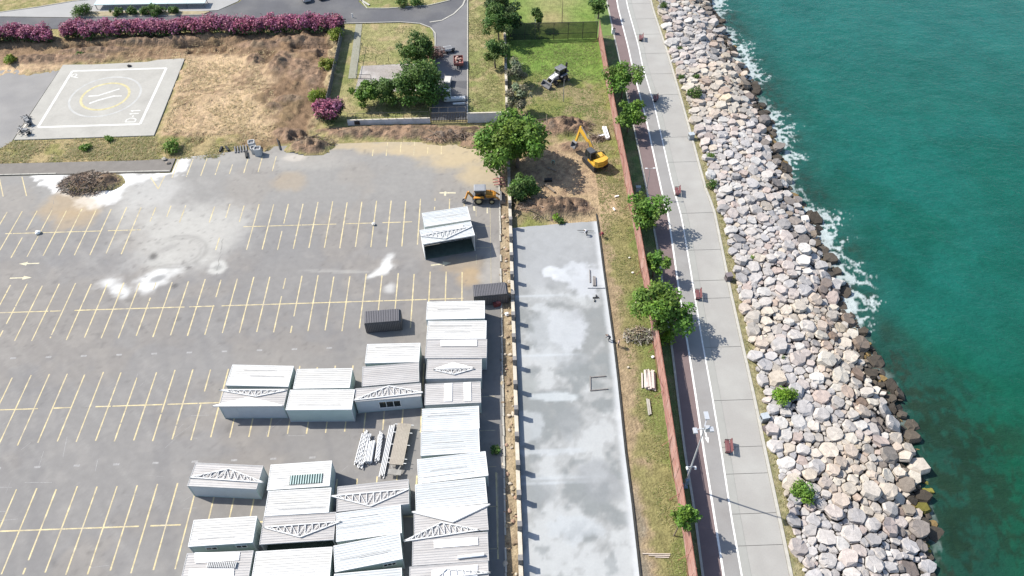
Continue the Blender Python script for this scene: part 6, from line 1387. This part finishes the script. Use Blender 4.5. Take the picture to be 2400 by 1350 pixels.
# ------------------------------------------------------------------ promenade furniture
mWood = M('maroon_wood', (.145, .058, .06), var=.12, scale=2, rough=.6); mIron = M('black_iron', (.02, .02, .022), rough=.6)
def bench(p, ang, label, proto=[]):
    if proto: return copy_tree(proto[0], None, (*p, 0), R(ang), label)
    t = empty('bench', (*p, 0), R(ang), label, 'bench', 'maroon benches on the walkway'); s0 = None
    for i in range(4):
        mb = MB(); mb.box((0, -.27+.15*i, .46), (1.9, .125, .05)); mb.build('seat_slat', mWood, t)
    for i in range(4):
        mb = MB(); mb.box((0, .36+.05*i, .58+.14*i), (1.9, .04, .12), rot=Matrix.Rotation(R(-18), 3, 'X')); mb.build('back_slat', mWood, t)
    for s in (-1, 1):
        mb = MB(); mb.box((s*.75, -.02, .22), (.08, .62, .44)); mb.bar((s*.75, .34, .42), (s*.75, .55, 1.08), .07); mb.bar((s*.88, -.28, .66), (s*.88, .36, .68), .06); mb.box((s*.88, -.28, .55), (.05, .05, .24)); mb.build('leg_frame', mIron, t)
    mb = MB(); mb.box((0, .05, .05), (1.5, .08, .06)); mb.build('stretcher', mIron, t)
    proto.append(t); return t
for p, a, l in (((28.84, 48.89), 262, 'maroon bench nearest the camera, on the walkway by the tall lamp post'), ((30.07, 74.83), 262, 'maroon bench beside the shadow of the largest street tree'), ((31.15, 98.36), 262, 'maroon bench beside the street lamp with two arms'), ((31.77, 125.76), 262, 'maroon bench in the tree shadow north of the street lamp'), ((32.20, 148.11), 262, 'farthest maroon bench, with a thin shadow line beside it')): bench(p, a, l)
def bin_(p, ang, label, m, hood=True):
    t = empty('litter_bin', (*p, 0), R(ang), label, 'bin', 'square bins at the seaward kerb')
    mb = MB(); mb.box((0, 0, .55), (.95, .8, 1.1)); mb.build('body', m, t); mb = MB(); mb.box((0, 0, 1.14), (1.02, .88, .08)); mb.build('lid', M('bin_lid_'+m.name, tuple(min(.6, c*1.25) for c in m.node_tree.nodes['RGB'].outputs[0].default_value[:3]), rough=.5), t)
    mb = MB(); mb.box((-.49, 0, .8), (.03, .55, .25)); mb.build('slot', mBlk, t); mb = MB(); mb.box((0, 0, .03), (1.05, .9, .06)); mb.build('plinth', mMG, t)
mBinG = M('grey_bin', (.26, .28, .29), var=.08, rough=.5); mBinD = M('dark_bin', (.12, .1, .1), var=.15, rough=.6)
bin_((34.55, 52.82), 10, 'pale grey square bin by the round bright bush', mBinG); bin_((35.47, 78.02), 10, 'dark brown square bin beside the boulders in the middle', mBinD); bin_((36.43, 113.23), 10, 'grey square bin farthest along the seaward kerb', mBinG)
for p, l in (((34.40, 51.33), 'dark open box lying behind the pale grey bin'),):
    mb = MB(); mb.box((0, 0, .3), (.55, .8, .6)); o = mb.build('box', mBinD); o.location = (*p, 0); o.rotation_euler = (0, 0, R(25)); tag(o, l, 'box')
def tall_lamp():
    p = (22.35, 43.75); t = empty('mast', (*p, 0), R(0), 'very tall pale mast with camera arms standing by the cycle lane near the bottom', 'lamp post'); mL = M('galvanised', (.42, .43, .44), var=.06, rough=.45, metal=.3)
    mb = MB(); mb.tube((0, 0, 0), (0, 0, 14.2), .13, .06, 10); mb.build('pole', mL, t); mb = MB(); mb.box((0, 0, .12), (.7, .7, .24)); mb.build('foot', M('blue_grey_foot', (.12, .16, .19), rough=.6), t)
    mb = MB(); mb.box((0, -.2, 1.6), (.45, .35, 1.0)); mb.build('cabinet', M('blue_box', (.16, .22, .27), rough=.5), t)
    mb = MB(); mb.bar((-.5, 0, 5.0), (.5, 0, 5.0), .08); mb.build('camera_arm', mL, t)
    for s in (-1, 1): mb = MB(); mb.box((s*.5, -.12, 4.92), (.2, .4, .2)); mb.build('camera', mTrim, t)
    mb = MB(); mb.bar((-.9, .1, 13.4), (.9, .2, 13.4), .1); mb.bar((0, .1, 13.9), (.5, 1.3, 14.2), .1); mb.build('top_bracket', mL, t)
    for q, d in (((-.95, 0, 13.3), (.45, .7, .22)), ((.9, .1, 13.3), (.45, .6, .22)), ((.4, 1.3, 14.3), (.5, 1.0, .12)), ((.55, .4, 13.0), (.5, .5, .6))): mb = MB(); mb.box(q, d); mb.build('floodlight', mL, t)
tall_lamp()
def lamp(p, h, arms, label, m=None, cat='street lamp'):
    t = empty('street_lamp', (*p, 0), 0, label, cat); m = m or M('lamp_grey', (.25, .25, .25), var=.05, rough=.5)
    mb = MB(); mb.tube((0, 0, 0), (0, 0, h), .08, .045, 8); mb.build('pole', m, t)
    for s in arms: mb = MB(); mb.bar((0, 0, h), (s*.6, 0, h+.1), .05); k = mb.build('arm', m, t); mb = MB(); mb.box((s*.65, 0, h+.1), (.4, .18, .08)); mb.build('lamp_head', mTrim, k)
lamp((25.83, 98.25), 5.6, (-1, 1), 'street lamp with two short arms beside the cycle lane'); lamp((13.77, 126.01), 5.0, (), 'thin bare pole on the park grass in front of the black and white digger', cat='pole'); lamp((15.85, 155.84), 6.0, (), 'thin tall pole standing on the bare spot of the lawn', M('brown_pole', (.2, .15, .09)), 'pole'); lamp((9.51, 149.19), 4.6, (), 'white pole at the west end of the see-through screen', M('white_pole', (.45, .43, .38)), 'pole'); None
mb = MB(); mb.box((0, 0, .45), (.75, .5, .9)); mb.box((0, 0, .93), (.85, .6, .06)); o = mb.build('utility_box', mBinG); o.location = (*(24.56, 99.19), 0); tag(o, 'pale green grey utility box in the shade near the street lamp', 'cabinet')
mb = MB(); mb.box((0, 0, .5), (.7, .9, 1.0)); mb.box((0, 0, 1.03), (.8, 1.0, .06)); o = mb.build('utility_box', mTrim); o.location = (*(26.63, 150.82), 0); tag(o, 'white box at the end of the park lawn beside the cycle lane', 'cabinet')

# ------------------------------------------------------------------ things on the slab, the verge and the bank
def bars(name, p, segs, w, m, label, cat, z=.12):
    t = empty(name, (*p, z), 0, label, cat)
    for a, b in segs: mb = MB(); mb.bar((a[0]-p[0], a[1]-p[1], w/2), (b[0]-p[0], b[1]-p[1], w/2), w); mb.build('timber', m, t)
mTim = M('grey_timber', (.17, .155, .145), var=.2, scale=2, rough=.9); mTim2 = M('pinkish_timber', (.46, .40, .36), var=.12, scale=2, rough=.85)
bars('timber_frame', (13.20, 59.46), (((12.32, 60.71), (12.13, 58.24)), ((12.36, 60.49), (14.51, 60.62)), ((12.13, 58.31), (14.56, 58.49))), .12, mTim, 'open timber frame lying on the new concrete', 'timber frame')
bars('straightedge', (14.79, 77.02), (((13.61, 77.07), (16.16, 76.97)),), .16, M('pale_alu', (.4, .4, .4), rough=.4), 'pale straightedge lying across the fresh concrete', 'tool')
bars('plank', (14.24, 79.35), (((14.32, 80.79), (14.11, 78.11)),), .13, mTim, 'single dark plank lying on the fresh concrete', 'plank'); bars('planks', (14.81, 78.43), (((14.77, 79.33), (14.57, 77.38)), ((14.96, 79.23), (14.83, 77.37))), .2, mTim, 'two planks lying side by side above the straightedge', 'planks')
bars('wheelbarrow_frame', (14.64, 75.04), (((14.18, 74.98), (15.09, 75.02)), ((14.76, 75.55), (14.71, 75.04)), ((14.47, 74.62), (14.36, 74.20))), .16, mBlk, 'small dark trowel frame on the concrete south of the straightedge', 'tool')
def logpile():
    t = empty('plank_stack', (*(20.50, 59.67), 0), R(-6), 'stack of pale pinkish boards lying against the hoarding', 'timber stack')
    for k in range(3):
        for i in range(8-k):
            x = -.75+.2*i+.08*k; j = random.uniform(-.25, .25); mb = MB(); mb.bar((x, -1.45+j, .12+.17*k), (x+random.uniform(-.08, .1), 1.5+j, .12+.17*k), .17, .14); mb.build('board', mTim2, t)
    mb = MB(); mb.bar((-1.1, -1.3, .09), (-1.05, 1.2, .09), .17, .14); mb.build('board', mTim2, t)
    bars('board', (19.78, 55.40), (((19.63, 56.70), (19.53, 54.14)), ((19.85, 56.62), (19.77, 54.26))), .2, M('weathered_board', (.3, .28, .24), var=.2), 'pair of weathered boards south of the pinkish stack', 'boards', 0)
    bars('board', (17.55, 35.21), (((15.88, 35.42), (19.11, 35.25)), ((16.55, 35.19), (19.03, 35.05)), ((17.26, 34.96), (18.89, 34.85))), .1, M('pale_lath', (.42, .36, .3)), 'thin pale laths lying across the verge near the bottom', 'laths', 0)
    bars('white_board', (20.89, 115.21), (((20.63, 117.19), (20.93, 113.54)), ((20.95, 117.17), (21.20, 113.78)), ((19.26, 114.25), (20.43, 114.71))), .42, mSheet, 'white boards lying on the grass beside the hoarding and excavator', 'boards', 0)
    bars('log', (10.26, 100.60), (((8.54, 101.46), (10.17, 99.26)),), .3, mTwig, 'pale log lying in the tree shadow above the earth heap', 'log', 0); bars('log', (10.21, 105.19), (((9.28, 105.94), (10.88, 104.93)),), .25, mTwig, 'shorter pale log lying in the tree shadow', 'log', 0)
    bars('scrap_plate', (9.27, 102.45), (((8.59, 102.37), (9.94, 102.42)),), .5, mBlk, 'dark scrap plate lying in the tree shadow', 'scrap', 0)
    bars('white_scrap', (20.49, 97.39), (((20.38, 97.72), (21.07, 97.91)), ((19.75, 94.94), (19.96, 94.30))), .2, mSheet, 'white scrap pieces on the grass west of the hoarding', 'scrap', 0)
    bars('dark_pole', (-39.62, 114.45), (((-40.32, 116.26), (-39.25, 113.18)),), .22, mBlk, 'dark pole lying on asphalt below the brown bank', 'pole', .1)
    t = empty('grey_bars', (*(-46.53, 113.75), 0), R(12), 'row of short grey concrete bars at the edge of the asphalt', 'bars')
    for i in range(5): mb = MB(); mb.bar((-1.0+.5*i, -.9-.08*(i % 2), .12), (-1.1+.5*i, .9, .12), .2); mb.build('bar', mMG, t)
    bars('black_scrap', (-49.86, 113.64), (((-50.20, 113.04), (-50.10, 114.41)), ((-49.42, 114.50), (-48.68, 113.22))), .35, mBlk, 'black scrap at the edge of the straw bank', 'scrap', 0); bars('black_scrap', (-45.14, 111.83), (((-45.42, 112.83), (-44.92, 111.08)),), .4, mBlk, 'black scrap lying alone below the grey bars', 'scrap', 0)
    def ringbox(p, s, h, ang, label, m):
        t = empty('shaft_ring', (*p, 0), R(ang), label, 'concrete ring', 'square concrete rings stacked on the asphalt')
        for x, y, a, b in ((-s/2, 0, .12, s), (s/2, 0, .12, s), (0, -s/2, s-.13, .12), (0, s/2, s-.13, .12)): mb = MB(); mb.box((x, y, h/2), (a, b, h)); mb.build('side', m, t)
        mb = MB(); mb.box((0, 0, h-.25), (s-.14, s-.14, .04)); mb.build('inner', mMG, t)
    mR = M('pale_concrete_ring', (.38, .38, .37), var=.1, rough=.8)
    ringbox((-44.40, 114.03), 1.05, 1.5, 10, 'farthest square concrete ring by the straw bank', mR); ringbox((-43.85, 112.76), .95, 1.2, 20, 'middle square concrete ring of the three', mR); ringbox((-42.95, 112.10), 1.05, 1.5, 5, 'nearest square concrete ring with the longest shadow', mR)
logpile()
bars('steel_scrap', (0.51, 101.92), (((-0.44, 102.87), (1.59, 103.24)), ((-0.46, 102.08), (1.64, 102.33)), ((-0.25, 101.39), (1.69, 101.53)), ((1.44, 103.48), (1.67, 100.97)), ((0.54, 103.17), (0.72, 101.35))), .16, M('faded_red_steel', (.36, .17, .14), var=.2, rough=.7), 'faded red steel frames leaning by the wall behind the orange digger', 'scrap', .3)
def scrap():
    for p, a, l in (((-89.07, 123.71), -58, 'upper heap of grey twisted machinery at the corner of the pad'), ((-88.48, 120.48), -35, 'lower heap of grey twisted machinery at the corner of the pad')):
        t = empty('machinery_scrap', (*p, .1), R(a), l, 'scrap'); m = M('dull_grey_metal', (.13, .135, .14), var=.3, scale=4, rough=.6, metal=.2)
        mb = MB(); mb.box((0, 0, .5), (2.6, .7, .5)); mb.box((.9, .1, .95), (.9, .6, .4), .4); mb.build('frame', m, t)
        for k in range(3): mb = MB(); mb.wheel((0, 0, 0), .42, .2, 12); o = mb.build('wheel', mTyre, t); o.location = (-1.4+1.3*k, .35*(-1)**k, .42)
        for k in range(14): q = Vector((random.uniform(-1.6, 1.6), random.uniform(-.7, .7), random.uniform(.1, .9))); d = Vector((random.uniform(-1, 1), random.uniform(-1, 1), random.uniform(-.3, .5))).normalized()*random.uniform(.4, .9); mb = MB(); mb.bar(q-d, q+d, .09); mb.build('bar', random.choice((m, mMG, mSteel)), t)
        mb = MB(); mb.box((1.3, 0, .6), (.5, 1.0, .06), rot=Matrix.Rotation(.4, 3, 'X')); mb.build('plate', mSteel, t)
scrap()

# ------------------------------------------------------------------ people
def person(p, face, label, shirt, trousers, pose='stand', hair=(.02, .015, .012), z0=0.0):
    if pose == 'stand':
        J = {'pel': (0, 0, .95), 'ch': (.02, 0, 1.32), 'nk': (.03, 0, 1.5), 'hd': (.06, 0, 1.63), 'tp': (.05, 0, 1.76), 'lh': (0, .1, .9), 'lk': (.06, .11, .5), 'lf': (-.02, .12, .08), 'lt': (.16, .13, .04), 'rh': (0, -.1, .9), 'rk': (.02, -.11, .5), 'rf': (-.1, -.12, .08), 'rt': (.08, -.13, .04), 'ls': (.02, .2, 1.43), 'le': (.05, .27, 1.15), 'lw': (.2, .25, .93), 'rs': (.02, -.2, 1.43), 're': (.03, -.27, 1.15), 'rw': (.16, -.27, .92)}
    else:
        J = {'pel': (-.15, 0, .8), 'ch': (.2, 0, 1.05), 'nk': (.36, 0, 1.12), 'hd': (.5, 0, 1.13), 'tp': (.6, 0, 1.2), 'lh': (-.13, .1, .76), 'lk': (.12, .13, .45), 'lf': (-.08, .14, .08), 'lt': (.1, .15, .04), 'rh': (-.13, -.1, .76), 'rk': (.05, -.13, .43), 'rf': (-.2, -.14, .08), 'rt': (-.02, -.15, .04), 'ls': (.28, .19, 1.06), 'le': (.42, .24, .8), 'lw': (.6, .18, .62), 'rs': (.28, -.19, 1.06), 're': (.4, -.24, .8), 'rw': (.58, -.16, .6)}
    E_ = [('pel', 'ch'), ('ch', 'nk'), ('nk', 'hd'), ('hd', 'tp'), ('pel', 'lh'), ('lh', 'lk'), ('lk', 'lf'), ('lf', 'lt'), ('pel', 'rh'), ('rh', 'rk'), ('rk', 'rf'), ('rf', 'rt'), ('ch', 'ls'), ('ls', 'le'), ('le', 'lw'), ('ch', 'rs'), ('rs', 're'), ('re', 'rw')]
    rad = dict(pel=.15, ch=.17, nk=.065, hd=.105, tp=.07, lh=.1, lk=.075, lf=.05, lt=.045, rh=.1, rk=.075, rf=.05, rt=.045, ls=.085, le=.055, lw=.04, rs=.085, re=.055, rw=.04)
    ks = list(J); me = bpy.data.meshes.new('person'); me.from_pydata([J[k] for k in ks], [(ks.index(a), ks.index(b)) for a, b in E_], [])
    o = bpy.data.objects.new('person', me); COL.objects.link(o); md = o.modifiers.new('skin', 'SKIN'); md.use_smooth_shade = True
    for i, k in enumerate(ks): me.skin_vertices[0].data[i].radius = (rad[k], rad[k]); me.skin_vertices[0].data[i].use_root = (k == 'pel')
    o.modifiers.new('sub', 'SUBSURF').levels = 1
    dg = bpy.context.evaluated_depsgraph_get(); nm = bpy.data.meshes.new_from_object(o.evaluated_get(dg)); o.modifiers.clear(); o.data = nm; nm.name = 'person'
    nm.materials.clear()
    for c, n_ in ((shirt, 'shirt'), (trousers, 'trousers'), ((.3, .19, .13), 'skin'), (hair, 'hair')): nm.materials.append(M('%s_%.2f_%.2f_%.2f' % (n_, *c), c, rough=.8, var=.1))
    Jv = {k: Vector(v) for k, v in J.items()}
    for f in nm.polygons:
        c = f.center; k = min(Jv, key=lambda q: (Jv[q]-c).length)
        f.material_index = 3 if k == 'tp' or (k == 'hd' and c.x < Jv['hd'].x-.02) else 2 if k in ('hd', 'nk', 'lw', 'rw') else 1 if k in ('pel', 'lh', 'lk', 'rh', 'rk', 'lf', 'rf', 'lt', 'rt') and c.z < Jv['pel'].z+.08 else 0
    o.location = (*p, z0); o.rotation_euler = (0, 0, R(face)); tag(o, label, 'person'); return o
person((14.57, 88.69), 200, 'worker in a white shirt bending over a long tool on the fresh concrete', (.6, .6, .6), (.03, .03, .035), 'bend', z0=.1)
bars('screed_tool', (14.49, 89.29), (((13.18, 89.44), (15.88, 89.13)),), .06, mBlk, 'long thin screed tool held by the bending worker', 'tool', .4)
person((17.16, 88.08), 190, 'worker in a dark red top bending beside the slab edge', (.25, .03, .05), (.05, .03, .03), 'bend')
person((15.67, 66.85), 160, 'worker in dark clothes at the edge of the slab by the dry branches', (.1, .1, .11), (.03, .03, .035), 'bend', z0=.1)
person((16.90, 65.80), 170, 'worker in a pale pinkish shirt standing on the path beside the slab', (.42, .32, .29), (.06, .05, .045))
person((26.68, 150.47), 270, 'dark dressed person standing at the edge of the cycle lane', (.02, .02, .02), (.02, .02, .022))
person((10.48, 106.84), 250, 'worker in a green vest standing in the shade of the biggest tree', (.1, .25, .2), (.03, .03, .04), 'bend')
